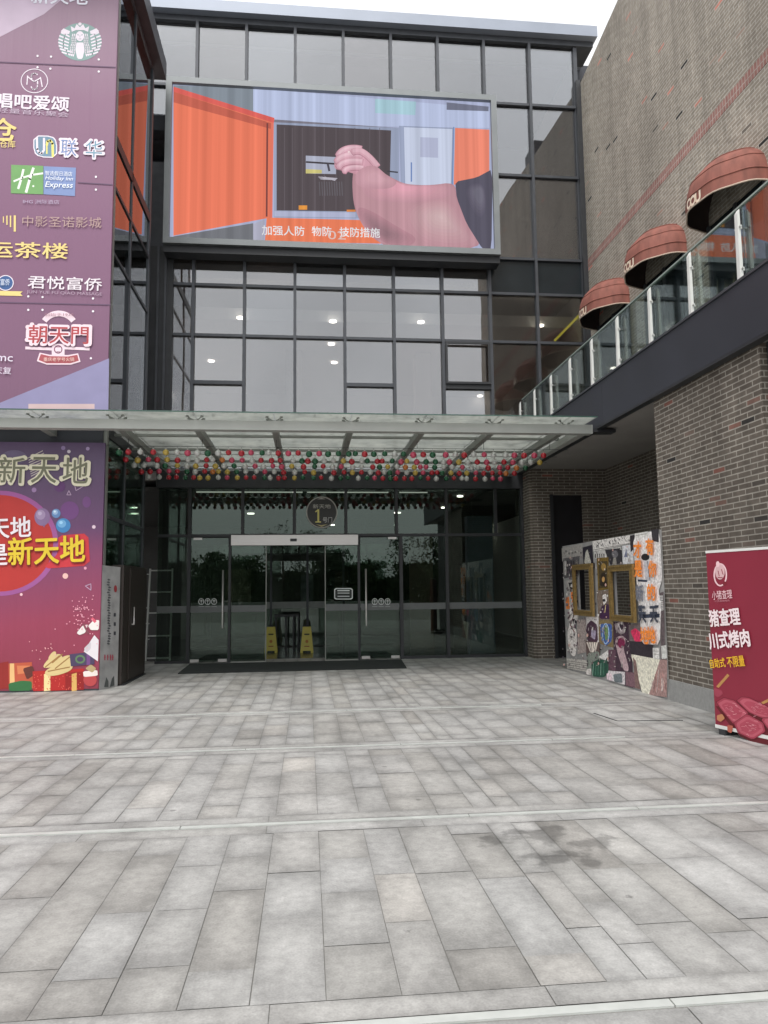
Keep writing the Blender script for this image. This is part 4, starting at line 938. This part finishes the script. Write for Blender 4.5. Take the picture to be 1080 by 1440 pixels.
# ================================================================== RIGHT BUILDING
BX, BZ0, BZ1 = 4.68, 4.085, 4.78
brick = thing('brick_building', (9, 11, 0), 'brown brick building on the right with a dark terrace edge', 'building')
K = lambda name, mt, *b: one_box(name, brick, mt, *b)
def topz(y): return 13.55+.13*(16-y)
ys = (5.8, 22.0)
MB().hexa([(6.53, ys[0], 4.5), (14, ys[0], 4.5), (14, ys[1], 4.5), (6.53, ys[1], 4.5), (6.53, ys[0], topz(ys[0])), (14, ys[0], topz(ys[0])), (14, ys[1], topz(ys[1])), (6.53, ys[1], topz(ys[1]))], M_brick_up).build('upper_wall', brick)
K('chimney', M_navy, 6.7, 7.6, 11.3, 12.2, topz(12)-.1, 14.75)
MB().hexa([(6.525, ys[0], 8.91), (6.532, ys[0], 8.91), (6.532, 16.15, 8.91), (6.525, 16.15, 8.91), (6.525, ys[0], 9.11), (6.532, ys[0], 9.11), (6.532, 16.15, 9.11), (6.525, 16.15, 9.11)], M_brick_red).build('soldier_course', brick)
K('terrace_edge', M_navy, BX, BX+.12, 3.0, 11.2, BZ0, BZ1); K('terrace_edge', M_navy, BX, BX+.12, 11.206, D-.13, BZ0, BZ1)
K('terrace_edge_cap', M_frame, BX-.02, BX+.2, 3.0, D-.13, BZ1, BZ1+.03)
K('terrace_edge_lip', M_black, BX+.002, BX+.118, 3.0, D-.14, BZ0-.03, BZ0)
K('terrace_floor', M_stone, BX+.12, 6.53, 3.0, D-.13, BZ0+.1, BZ1-.02)
K('soffit', M_soffit, BX+.12, 6.6, 3.0, D-.2, BZ0, BZ0+.09)
K('canopy_bracket', M_black, BX-.14, 5.0, CY0+.1, CY0+.32, BZ0-.08, BZ0-.031)
K('pier', M_brick, 4.81, 6.56, 7.28, 9.73, .27, BZ0-.002)
K('pier_plinth', M_stone, 4.785, 6.56, 7.26, 9.76, 0, .27)
K('shopfront', M_black, 5.06, 6.5, 4.0, 7.25, 0, BZ0-.002); K('shopfront_frame', M_black, 4.88, 5.06, 7.12, 7.26, 0, BZ0-.003); K('shopfront_frame', M_white, 4.96, 5.06, 7.0, 7.10, .2, 3.7)
K('recess_wall', M_brick, 6.53, 6.9, 9.73, D-.2, 0, BZ0-.002)
bw = MB(); yb = 15.65
bw.box(4.88, 5.26, yb, yb+.5, 0, BZ0-.002, M_brick); bw.box(5.26, 6.02, yb, yb+.3, 3.52, BZ0-.002, M_brick); bw.box(6.02, 6.53, yb, yb+.3, 0, BZ0-.002, M_brick)
bw.build('recess_wall', brick)
K('pillar_side', M_brick, 4.822, 4.88, yb+.06, D+.3, 0, BZ0-.002)
K('side_door', mat('black_door', (.012, .011, .014), .5, 0, .3), 5.26, 6.02, yb+.12, yb+.2, 0, 3.52)
K('door_frame', M_black, 5.26, 5.33, yb-.02, yb+.12, 0, 3.52)
# windows under the awnings, garlands on the wall
AWY = [10.2, 12.5, 14.8]
for y in AWY:
    wn = K('terrace_window', M_spandrel, 6.515, 6.6, y-.72, y+.72, 5.55, 7.3)
    MB().box(6.47, 6.52, y-.78, y-.72, 5.5, 7.3, M_frame).box(6.47, 6.52, y+.72, y+.78, 5.5, 7.3, M_frame).box(6.48, 6.512, y-.03, y+.03, 5.55, 7.3, M_frame).build('window_frame', wn)
    MB().box(6.42, 6.514, y-.8, y+.8, 5.42, 5.5, M_frame).build('window_sill', wn)
# ---- awnings
M_aw = mat('terracotta_canvas', (.27, .098, .074), .8, 0, .34, 4, bump=.25, stretch=(2, 2, .5))
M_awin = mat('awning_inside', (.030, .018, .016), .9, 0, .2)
def awning(yc, label):
    z0 = 7.42; hw, pr, h, vz = .80, .70, .60, .19
    t = thing('dome_awning', (6.53, yc, z0), label, 'awning', 'terracotta dome awnings over the terrace windows')
    na, nb = 24, 8
    def pt(a, b, q=1.0, dz=0):
        sc = 1+.018*math.cos(9*a)*math.cos(b)
        return Vector((6.53-pr*q*math.sin(a)*math.cos(b)*sc, yc+hw*q*math.cos(a)*math.cos(b)*sc, z0+h*q*math.sin(b)+dz))
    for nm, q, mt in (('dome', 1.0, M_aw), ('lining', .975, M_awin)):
        mb = MB(); k = mb.m(mt)
        for j in range(nb+1):
            for i in range(na+1): mb.v.append(tuple(pt(math.pi*i/na, math.pi/2*j/nb*.999, q)))
        for j in range(nb):
            for i in range(na):
                a0 = j*(na+1)+i; mb.f.append((a0, a0+1, a0+na+2, a0+na+1)); mb.mi.append(k); mb.sm.append(True)
        mb.build(nm, t)
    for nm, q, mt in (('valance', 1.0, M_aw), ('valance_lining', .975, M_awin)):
        mb = MB(); k = mb.m(mt)
        for dz in (0, -vz):
            for i in range(na+1): mb.v.append(tuple(pt(math.pi*i/na, 0, q, dz)))
        for i in range(na): mb.f.append((i, i+1, i+na+2, i+na+1)); mb.mi.append(k); mb.sm.append(True)
        mb.build(nm, t)
    MB().tube([pt(math.pi*i/na, 0, 1.004, -vz) for i in range(na+1)], .012, mat('cream_piping', (.62, .5, .4), .7), 6).build('piping', t)
    MB().tube([pt(math.pi*i/na, 0, 1.004, 0) for i in range(na+1)], .010, M_aw, 6).build('seam', t)
    for bb in (24, 50):
        MB().tube([pt(math.pi*i/na, R(bb), 1.003) for i in range(na+1)], .009, M_aw, 6).build('hoop', t)
    # white letters wrapped round the valance
    for ch, a in (('C', 104), ('O', 96), ('U', 88)):
        a = R(180-a+6); c = pt(a, 0, 1.012, -.10); n_ = Vector((-math.sin(a)/pr, math.cos(a)/hw, 0)).normalized()
        lt = Art(c, n_); 
        cu = bpy.data.curves.new('lettering', 'FONT'); cu.body = ch; cu.align_x = 'CENTER'; cu.offset = .01; cu.size = .2
        tmp = bpy.data.objects.new('x', cu); COL.objects.link(tmp); me = bpy.data.meshes.new_from_object(tmp.evaluated_get(bpy.context.evaluated_depsgraph_get())); bpy.data.objects.remove(tmp)
        u = Vector((0, 0, 1)).cross(n_).normalized()
        for p in me.vertices: p.co = c+u*p.co.x+Vector((0, 0, 1))*(p.co.y-.07)-wpos(t)
        me.materials.clear(); me.materials.append(paint(236, 216, 196)); o = bpy.data.objects.new('lettering', me); COL.objects.link(o); o.parent = t
awning(AWY[0], 'nearest and largest terracotta dome awning, highest in the picture over the terrace')
awning(AWY[1], 'terracotta dome awning between the nearest and the farthest one')
awning(AWY[2], 'farthest terracotta dome awning, beside the dark edge of the glass front')
# ---- terrace balustrade
bal = thing('glass_balustrade', (BX+.05, 10, BZ1+.03), 'glass balustrade with white flat posts along the dark terrace edge', 'railing')
pys = [5.3, 6.36, 7.41, 8.46, 9.55, 10.64, 11.68, 12.72, 13.78, 14.84, 15.9]
zb = BZ1+.03
for y in pys:
    p = MB(); p.hexa([(BX+.03, y-.030, zb), (BX+.07, y-.030, zb), (BX+.07, y+.030, zb), (BX+.03, y+.030, zb), (BX+.04, y-.027, zb+.78), (BX+.07, y-.027, zb+.83), (BX+.07, y+.027, zb+.83), (BX+.04, y+.027, zb+.78)], M_white)
    p = p.build('post', bal)
    for dz in (.14, .62): MB().tube([(BX+.06, y-.055, zb+dz), (BX+.06, y+.055, zb+dz)], .012, M_silver, 8).box(BX+.06, BX+.10, y-.012, y+.012, zb+dz-.012, zb+dz+.012, M_silver).build('glass_clamp', p)
for a, b in zip(pys, pys[1:]): one_box('glass_pane', bal, G_rail, BX+.104, BX+.116, a+.012, b-.012, zb+.05, zb+.87)
one_box('top_rail', bal, mat('glass_top_edge', (.30, .36, .33), .3), BX+.096, BX+.124, pys[0], pys[-1], zb+.87, zb+.89)
# planters and chairs glimpsed on the terrace
rb = random.Random(31)
for y, lab in ((9.15, 'low planter with pale dry grasses behind the nearer terrace glass'), (12.1, 'low planter with pale grasses near the middle of the terrace')):
    t = thing('planter', (5.6, y, BZ1-.02), lab, 'planter'); MB().box(5.35, 5.85, y-.45, y+.45, BZ1-.02, BZ1+.32, M_soffit).build('trough', t)
    mb = MB(); gm = mat('dry_grass', (.28, .25, .15), .8)
    for k in range(90):
        b0 = Vector((rb.uniform(5.4, 5.8), y+rb.uniform(-.42, .42), BZ1+.3)); tip = b0+Vector((rb.gauss(0, .1), rb.gauss(0, .1), rb.uniform(.2, .5))); mb.face([b0+Vector((0, .012, 0)), b0-Vector((0, .012, 0)), tip], gm)
    mb.build('foliage', t)

# ================================================================== PRINTED MURAL BOARD
MXP = 4.775
mur = thing('mural_board', (MXP, 11.9, 0), 'printed collage board with black and white pictures and orange characters by the brick pier', 'board')
Y0m, Y1m, ZM = at_x(939, 980, MXP).y, at_x(797, 938, MXP).y, 2.27
holes = []
for q in ((809, 795, 839, 866), (861, 797, 897, 873)):
    a, b = at_x(q[0]+4.5, (q[1]+q[3])/2, MXP), at_x(q[2]-4, (q[1]+q[3])/2, MXP); zt_, zb_ = at_x((q[0]+q[2])/2, q[1]+6, MXP).z, at_x((q[0]+q[2])/2, q[3]-8, MXP).z
    holes.append((b.y, a.y, zb_, zt_))
yy = sorted({Y0m, Y1m, *[h[0] for h in holes], *[h[1] for h in holes]}); zz = sorted({0.0, ZM, *[h[2] for h in holes], *[h[3] for h in holes]})
M_mur = mat('mural_paper', (.30, .295, .29), .6, 0, .25, 3)
mb = MB()
for a, b in zip(yy, yy[1:]):
    for c, d in zip(zz, zz[1:]):
        if any(h[0] <= a+1e-6 and b <= h[1]+1e-6 and h[2] <= c+1e-6 and d <= h[3]+1e-6 for h in holes): continue
        mb.box(MXP, MXP+.03, a, b, c, d, M_mur)
mb.build('board', mur)
def inside(y, z): return any(h[0] < y < h[1] and h[2] < z < h[3] for h in holes)
rb = random.Random(77)
A = Art((MXP, 0, 0), (-1, 0, 0), 780, 740, 5.76, ink=lambda r, g, b: collage(r, g, b))
S1 = 'c'
wt, gy, dk, pu = (196, 192, 188), (132, 128, 124), (44, 40, 44), (74, 52, 66)
def patch(pts, c, sm=0): A.poly(pts, c, sm)
# left strip of small photographs
patch([(58, 180), (225, 140), (228, 250), (62, 285)], (150, 146, 142)); patch([(68, 262), (205, 240), (190, 400), (72, 425)], (84, 82, 84))
for k in range(12): patch([(72+k*10, 285+rb.uniform(-10, 10)), (80+k*10, 280), (80+k*10, 380+rb.uniform(-20, 20)), (72+k*10, 395)], rb.choice([dk, gy, wt, (70, 66, 70)]))
for k in range(10): A.disc(80+k*13, 215-k*2+rb.uniform(-12, 12), 8, 10, rb.choice([gy, (100, 98, 96), (170, 166, 160)]), 10)
patch([(228, 172), (305, 150), (316, 300), (236, 312)], (38, 34, 44)); patch([(252, 210), (268, 185), (282, 240), (300, 300), (240, 305)], (170, 168, 160), 1)
patch([(308, 122), (610, 72), (615, 140), (316, 205)], wt)
for k in range(46): 
    x = 325+rb.random()*280; y = 110-(x-325)*.13+rb.uniform(0, 55); A.line([(x, y), (x+rb.uniform(-6, 14), y+rb.uniform(5, 22))], rb.uniform(2, 6), rb.choice([dk, (90, 88, 90), gy]))
A.line([(320, 192), (610, 138)], 3, dk); A.line([(320, 204), (612, 150)], 2, gy)
patch([(322, 205), (540, 165), (545, 262), (440, 275), (330, 262)], (176, 174, 170))
for k in range(5): A.line([(334+k*17, 225), (336+k*17, 256)], 7, dk)
patch([(410, 190), (545, 176), (552, 300), (455, 312), (432, 260)], (46, 44, 48)); A.disc(492, 226, 26, 30, (98, 96, 100)); patch([(480, 255), (500, 255), (508, 320), (470, 322)], (130, 126, 120), 1)
patch([(552, 160), (640, 145), (644, 320), (556, 330)], (188, 188, 190)); patch([(566, 250), (584, 180), (596, 250)], (96, 100, 120)); patch([(612, 78), (650, 70), (652, 180), (620, 210)], dk)
# plain generic portrait card
patch([(345, 258), (440, 250), (440, 510), (356, 522)], (104, 84, 40)); patch([(358, 285), (430, 280), (430, 495), (364, 505)], (70, 58, 36)); A.disc(400, 330, 20, 30, (140, 112, 60)); patch([(368, 480), (382, 380), (412, 372), (430, 470), (428, 495)], (40, 32, 26), 1); A.disc(398, 430, 12, 22, (168, 130, 80))
# figure in pale clothes, left
patch([(100, 440), (190, 430), (196, 760), (110, 770)], (160, 156, 152)); patch([(115, 458), (170, 452), (172, 505), (130, 512)], (34, 30, 34)); patch([(92, 580), (120, 570), (126, 670), (96, 672)], (206, 120, 60)); patch([(134, 535), (165, 525), (168, 610), (138, 618)], (214, 120, 54))
patch([(112, 690), (160, 620), (196, 640), (200, 740), (160, 800), (186, 850), (180, 1040), (150, 1060), (118, 1000), (104, 860), (130, 780)], (206, 200, 196), 2); A.line([(140, 640), (160, 720), (130, 800), (165, 860)], 7, (110, 60, 62)); A.line([(165, 660), (150, 760), (175, 830)], 6, (60, 54, 58))
patch([(186, 760), (255, 750), (262, 1020), (190, 1035)], (150, 138, 134)); patch([(100, 1070), (265, 1085), (265, 1180), (104, 1150)], (170, 166, 160))
for k in range(4): A.line([(104, 1090+k*16), (265, 1112+k*18)], 5, (120, 116, 112))
# middle column of figures
patch([(345, 525), (485, 515), (488, 770), (360, 780)], (110, 96, 86)); patch([(390, 560), (420, 545), (428, 610), (400, 640)], (206, 200, 196), 1); A.disc(404, 600, 12, 12, dk); patch([(365, 750), (380, 655), (420, 630), (470, 640), (478, 750)], (62, 36, 66), 1); A.line([(418, 640), (410, 700)], 6, (196, 180, 120))
patch([(350, 760), (480, 762), (480, 985), (368, 950)], (120, 104, 74)); patch([(372, 790), (470, 790), (468, 930), (420, 970), (382, 920)], (66, 92, 150), 1); patch([(404, 800), (436, 800), (440, 900), (414, 940)], (106, 132, 84), 2); A.ring(418, 870, 30, 85, 8, (150, 176, 206))
patch([(258, 735), (360, 730), (362, 945), (266, 935)], (196, 190, 188)); patch([(262, 800), (300, 760), (350, 800), (356, 940), (268, 935)], pu, 1); patch([(300, 830), (345, 850), (330, 920), (300, 900)], (150, 140, 160), 1)
patch([(255, 930), (370, 940), (372, 1060), (262, 1050)], (90, 74, 72))
for k in range(5): patch([(262+k*20, 940), (276+k*20, 940), (300+k*9, 1020), (292+k*8, 1020)], (206, 196, 186))
patch([(268, 1030), (360, 1010), (380, 1090), (300, 1200), (262, 1190)], (120, 126, 118), 1); patch([(360, 1060), (440, 1000), (440, 1100)], (200, 196, 194)); patch([(300, 1110), (360, 1075), (440, 1090), (445, 1190), (400, 1225), (310, 1215)], (40, 78, 64), 1)
for k in range(6): A.line([(320+k*20, 1110), (312+k*22, 1205)], 5, rb.choice([(70, 110, 92), (24, 44, 40), (120, 150, 136)]))
patch([(262, 1160), (300, 1150), (300, 1205), (262, 1200)], (196, 190, 186), 1)
patch([(480, 775), (620, 770), (640, 1310), (570, 1290), (490, 1180)], (64, 46, 58)); patch([(500, 900), (560, 880), (585, 930), (560, 990), (590, 1080), (612, 1180), (560, 1170), (520, 1040), (498, 960)], (170, 146, 150), 2); A.disc(545, 945, 30, 42, (116, 36, 70)); patch([(490, 790), (560, 765), (580, 860), (540, 880), (500, 840)], (150, 138, 140), 1); A.disc(545, 815, 18, 24, (60, 44, 56)); A.line([(520, 790), (545, 850)], 6, (214, 206, 206))
patch([(440, 1170), (575, 1180), (576, 1285), (430, 1240)], (196, 190, 192)); patch([(480, 1200), (550, 1190), (556, 1270), (490, 1262)], (104, 112, 116), 1); patch([(425, 1190), (470, 1195), (470, 1255), (430, 1240)], (208, 190, 196), 1)
patch([(440, 1000), (500, 1000), (500, 1175), (442, 1165)], (92, 66, 78)); patch([(580, 1180), (660, 1185), (660, 1310), (585, 1290)], (112, 84, 92))
# right bottom: dark cloth, pale board, sketch strokes
patch([(605, 800), (710, 780), (716, 940), (612, 960)], (104, 92, 92)); patch([(618, 850), (660, 824), (700, 860), (700, 950), (660, 940)], (196, 52, 88), 1); patch([(612, 930), (800, 940), (805, 1070), (620, 1035)], (50, 44, 50)); patch([(620, 1035), (860, 1080), (770, 1365), (715, 1345), (690, 1250)], (206, 202, 186)); patch([(800, 985), (855, 985), (855, 1075), (804, 1070)], (196, 194, 190)); A.line([(808, 1010), (850, 1012)], 4, gy); A.line([(808, 1035), (850, 1040)], 4, gy)
patch([(640, 1060), (665, 1090), (700, 1320), (660, 1310)], (120, 96, 92)); patch([(860, 1080), (918, 1080), (915, 1385), (770, 1365)], (150, 122, 118))
for k in range(14): 
    x = 790+rb.random()*115; A.line([(x, 1360-rb.random()*40), (x+rb.uniform(-10, 20), 1160+rb.random()*120)], rb.uniform(4, 9), rb.choice([(110, 76, 76), (190, 176, 170), (90, 60, 64), (170, 130, 124)]))
patch([(858, 540), (890, 530), (905, 1075), (868, 1080)], (90, 80, 82)); patch([(870, 970), (912, 962), (918, 1070), (876, 1076)], (190, 190, 186)); patch([(850, 560), (885, 560), (890, 680), (852, 690)], (170, 168, 166))
for k in range(6): A.line([(856, 580+k*18), (886, 582+k*18)], 5, rb.choice([gy, dk]))
patch([(640, 90), (790, 40), (860, 60), (880, 430), (850, 520), (870, 640), (860, 960), (715, 955), (700, 770), (690, 640), (668, 420)], (206, 202, 200), 1)
patch([(790, 28), (850, 22), (852, 130), (800, 120)], (54, 50, 54)); patch([(655, 60), (760, 42), (765, 80), (662, 100)], (196, 194, 190)); A.line([(664, 76), (756, 60)], 5, gy)
A.disc(742, 250, 34, 28, (34, 34, 38)); patch([(724, 280), (770, 275), (790, 440), (745, 445)], (176, 174, 178), 1); A.line([(760, 285), (776, 430)], 5, (70, 70, 80))
for q in ([(690, 640), (718, 640), (718, 660), (690, 658)], [(690, 665), (716, 668), (716, 690), (690, 690)], [(820, 640), (850, 640), (850, 660), (820, 660)], [(690, 715), (860, 708), (858, 740), (694, 745)], [(680, 430), (760, 436), (758, 452), (682, 448)]): patch(q, (52, 58, 74))
for k in range(120):
    x, y = 110+rb.random()*500, 790+rb.random()*330
    if rb.random() < .5: x, y = 100+rb.random()*90, 300+rb.random()*700
    w_, h_ = rb.uniform(4, 16), rb.uniform(6, 30); c_ = rb.choice([dk, pu, gy, (96, 84, 84), (150, 140, 138), (110, 90, 100), (184, 178, 174), (60, 54, 60)])
    patch([(x, y), (x+w_, y+rb.uniform(-6, 6)), (x+w_*rb.uniform(.3, 1.2), y+h_), (x+rb.uniform(-6, 6), y+h_*.8)], c_, 1)
for k in range(300):
    x, y = 75+rb.random()*560, 150+rb.random()*1000
    if y < 190+(360-x)*.1 or (190 < x < 345 and 300 < y < 740) or (455 < x < 690 and 300 < y < 780): continue
    if rb.random() < .5: A.line([(x, y), (x+rb.uniform(-10, 16), y+rb.uniform(-14, 26))], rb.uniform(1.5, 5), rb.choice([dk, wt, gy, (90, 84, 86), (170, 164, 160), (120, 92, 96)]))
    else: A.disc(x, y, rb.uniform(3, 8), rb.uniform(4, 14), rb.choice([wt, gy, (70, 64, 70), (160, 150, 148), (120, 110, 112), (196, 160, 150)]), 9)
A.build('printed_collage', mur); A.h += .001
OR = (224, 128, 56); WH = (210, 206, 204)
for ch, x, y, c in (('有', 790, 165, OR), ('你', 812, 345, OR), ('的', 805, 535, OR), ('天', 825, 715, (60, 64, 76)), ('地', 805, 880, OR), ('才', 692, 190, OR), ('是', 700, 345, OR), ('新', 712, 540, (110, 112, 122)), ('天', 732, 715, (60, 64, 76)), ('地', 750, 885, OR)):
    wd = 62; hh = 128
    A.text(ch, x-wd/2, y, x+wd/2, y, hh, c, mur, bold=.04)
    if c is WH: pass
for ch, x, y in (('新', 735, 660), ('的', 795, 660)): pass
# picture frames screwed on round the two openings
for (a, b, c, d), lab in zip(holes, ('smaller gilded empty frame on the mural board, left of the other', 'larger gilded empty frame on the mural board, next to the orange characters')):
    fr = thing('picture_frame', (MXP-.02, (a+b)/2, c), lab, 'picture frame', 'gilded frames on the mural board'); w1 = .095
    f = MB()
    for (p0, p1, q0, q1) in ((a-w1, b+w1, d, d+w1), (a-w1, b+w1, c-w1, c), (a-w1, a, c, d), (b, b+w1, c, d)): f.box(MXP-.062, MXP-.034, p0, p1, q0, q1, M_gold)
    f.build('moulding', fr)
    g = MB(); i = .03
    for (p0, p1, q0, q1) in ((a-i, b+i, d, d+i), (a-i, b+i, c-i, c), (a-i, a, c, d), (b, b+i, c, d)): g.box(MXP-.078, MXP-.062, p0, p1, q0, q1, M_gold)
    i0, i1 = w1-.03, w1
    for (p0, p1, q0, q1) in ((a-i1, b+i1, d+i0, d+i1), (a-i1, b+i1, c-i1, c-i0), (a-i1, a-i0, c-i0, d+i0), (b+i0, b+i1, c-i0, d+i0)): g.box(MXP-.074, MXP-.062, p0, p1, q0, q1, M_gold)
    g.build('inner_moulding', fr)
    MB().box(MXP-.034, MXP-.001, a-.1, b+.1, d+.02, d+.1, M_wood).build('backing', fr)

# ================================================================== CRIMSON BANNER STAND
b0, b1 = at_z(1007, 1031), at_z(1080, 1048); du = (b1-b0).normalized(); bn = Vector((-du.y, du.x, 0)); bn = bn if bn.x < 0 else -bn
bs = thing('banner_stand', tuple(b0+du*1.0), 'crimson barbecue advertising stand with white lettering and painted meat at right edge', 'banner')
def slab(name, u0, u1, n0, n1, z0, z1, mt, par): 
    c = [b0+du*u0+bn*n0, b0+du*u1+bn*n0, b0+du*u1+bn*n1, b0+du*u0+bn*n1]
    return MB().hexa([p+Vector((0, 0, z0)) for p in c]+[p+Vector((0, 0, z1)) for p in c], mt).build(name, par)
M_crim = mat('crimson_print', (.245, .018, .040), .5, 0, .08, 1.5)
slab('printed_panel', 0, 2.2, -.05, 0, .09, 1.84, M_crim, bs)
slab('frame_rail', -.004, 2.204, -.055, .004, .055, .09, M_white, bs); slab('frame_rail', -.004, 2.204, -.055, .004, 1.84, 1.865, M_white, bs)
slab('foot', .06, .14, -.35, .02, .0, .055, M_black, bs); slab('foot', 1.9, 1.98, -.35, .02, .0, .055, M_black, bs)
A = Art(b0, bn, 970, 760, 4.8)
pkw = (226, 190, 194)
A.ring(207, 232, 46, 78, 10, pkw); A.disc(205, 212, 32, 52, (206, 170, 172)); A.disc(190, 160, 12, 20, pkw); A.line([(192, 205), (200, 240)], 5, (140, 50, 66)); A.line([(215, 195), (226, 230)], 5, (140, 50, 66)); A.line([(192, 250), (222, 252)], 6, (140, 50, 66)); A.disc(236, 290, 14, 14, (120, 40, 50))
A.poly([(180, 985), (255, 900), (270, 912), (196, 996)], (176, 128, 78)); A.poly([(455, 1105), (700, 990), (700, 1012), (470, 1118)], (176, 128, 78))
A.poly([(165, 995), (215, 1010), (228, 1035), (190, 1060), (165, 1040)], (150, 62, 78), 1)
meats = ([(180, 1090), (232, 1060), (300, 1078), (400, 1165), (372, 1235), (300, 1245), (205, 1130)], [(318, 1080), (350, 1056), (400, 1060), (528, 1120), (600, 1160), (600, 1225), (480, 1195), (400, 1160)], [(300, 1230), (390, 1170), (500, 1230), (515, 1290), (430, 1345), (330, 1300)], [(480, 1200), (620, 1180), (700, 1240), (690, 1330), (560, 1310)], [(560, 1060), (690, 1040), (720, 1150), (620, 1160)])
A.poly([(176, 1120), (260, 1230), (340, 1320), (440, 1370), (700, 1460), (700, 1180), (400, 1100)], (92, 28, 34))
for k, pts in enumerate(meats):
    A.poly(pts, (152, 60, 76), 1); cx = sum(p[0] for p in pts)/len(pts); cy = sum(p[1] for p in pts)/len(pts)
    A.poly([(cx+(x-cx)*.86, cy+(y-cy)*.84) for x, y in pts], (174, 84, 98), 1); A.poly([(cx+(x-cx)*.66, cy+(y-cy)*.62) for x, y in pts], (162, 68, 84), 1); A.line([(x, y) for x, y in pts]+[pts[0]], 3, (96, 30, 40))
    rb = random.Random(k)
    for q in range(26):
        x, y = cx+rb.gauss(0, 34), cy+rb.gauss(0, 26); A.line(chaikin([(x, y), (x+rb.uniform(2, 18), y+rb.uniform(-8, 10)), (x+rb.uniform(14, 34), y+rb.uniform(-4, 16))], 1, False), rb.uniform(1.2, 3), rb.choice([(206, 138, 148), (188, 104, 116), (140, 50, 66), (220, 160, 166)]))
A.poly([(190, 1180), (225, 1170), (245, 1200), (215, 1225), (190, 1210)], (176, 120, 84), 1); A.poly([(260, 1245), (300, 1250), (290, 1300), (262, 1290)], (170, 92, 76), 1)
A.build('printed_artwork', bs); A.h += .001
A.text('小猪查理', 158, 372, 292, 360, 60, pkw, bs, bold=.005); A.text('川式自助烤肉', 176, 410, 276, 405, 14, (190, 130, 140), bs)
A.poly([(116, 545), (128, 535), (130, 560), (120, 566)], (230, 214, 216))
A.text('猪查理', 140, 527, 345, 510, 112, (230, 214, 216), bs, bold=.035); A.text('川式烤肉', 138, 680, 410, 655, 112, (230, 214, 216), bs, bold=.035)
A.text('自助式', 145, 832, 247, 822, 62, (222, 176, 44), bs, bold=.02); A.text('不限量', 262, 822, 378, 812, 70, (222, 176, 44), bs, bold=.02)

# ================================================================== AT THE DOORS
c = [at_z(250, 948), at_z(572, 940)]
dm = MB(); y1 = D-.25
dm.hexa([(c[0].x, c[0].y, .003), (c[1].x, c[1].y, .003), (2.0, y1, .003), (-2.42, y1, .003), (c[0].x, c[0].y, .016), (c[1].x, c[1].y, .016), (2.0, y1, .016), (-2.42, y1, .016)], M_mat)
tag(dm.build('door_mat'), 'long black rubber mat on the paving before the sliding door', 'mat')
def wet_sign(px, label):
    p = at_z(px, 917.5, 0); x, y = p.x, p.y
    t = thing('wet_floor_sign', (x, y, 0), label, 'floor sign', 'yellow floor signs inside the doorway')
    for s in (-1, 1):
        b = MB(); w0, w1, h = .155, .10, .62; yb_, yt = y+s*.14, y+s*.012
        lg = .04
        b.hexa([(x-w0, yb_-.008, .05), (x+w0, yb_-.008, .05), (x+w0, yb_+.008, .05), (x-w0, yb_+.008, .05), (x-w1, yt-.008, h), (x+w1, yt-.008, h), (x+w1, yt+.008, h), (x-w1, yt+.008, h)], M_yel)
        for q in (-w0, w0-.06): b.box(x+q, x+q+.06, yb_-.008, yb_+.008, .0, .052, M_yel)
        o = b.build('sign_panel', t)
        if s < 0:
            n_ = Vector((0, -.56, .128)).normalized(); a = Art((x, yb_-.008, .05), n_)
            a.line([(px-3, 892), (px+3, 892)], 2, (50, 46, 20)); a.disc(px, 902, 2.2, 2.4, (176, 110, 40), 12); a.line([(px-3, 909), (px+3, 909)], 1.6, (150, 90, 40)); a.build('sign_print', o)
    MB().box(x-.05, x+.05, y-.02, y+.02, .62, .66, M_black).build('handle', t)
wet_sign(381, 'yellow wet floor sign on the left of the dark stand inside')
wet_sign(431.5, 'yellow wet floor sign on the right of the dark stand inside')
st = thing('dark_stand', (-.52, 19.3, 0), 'dark low stand on legs between the yellow floor signs', 'stand')
MB().box(-.82, -.2, 19.1, 19.5, .84, .90, M_black).build('stand_top', st)
for x in (-.8, -.55, -.36, -.24): MB().box(x, x+.04, 19.12, 19.46, 0, .84, M_black).build('leg', st)
ld = thing('step_ladder', (-3.4, 17.4, 0), 'aluminium step ladder standing inside the glass left of the doors', 'ladder')
Lx0, Lx1, Ly = -3.52, -3.0, 17.0
tp = 2.02
for x, o in ((Lx0, .03), (Lx1, -.0)): MB().bar((x, Ly, 0), (x+o, Ly+.15, tp), .035, .05, M_alu).build('rail', ld)
for z in (.06, .54, 1.04, 1.5, 1.98): MB().bar((Lx0+.02, Ly+z*.074, z), (Lx1, Ly+z*.074, z), .03, .03, M_alu).build('rung', ld)
for x in (Lx0-.32,): MB().bar((x, Ly+.55, 0), (x+.12, Ly+.2, tp), .03, .03, M_alu).build('rear_leg', ld)
for z in (.45, .8, 1.15, 1.9): MB().bar((Lx0-.3+z*.06, Ly+.5-z*.15, z), (Lx0, Ly+.4-z*.1, z), .02, .02, M_alu).build('rear_rung', ld)
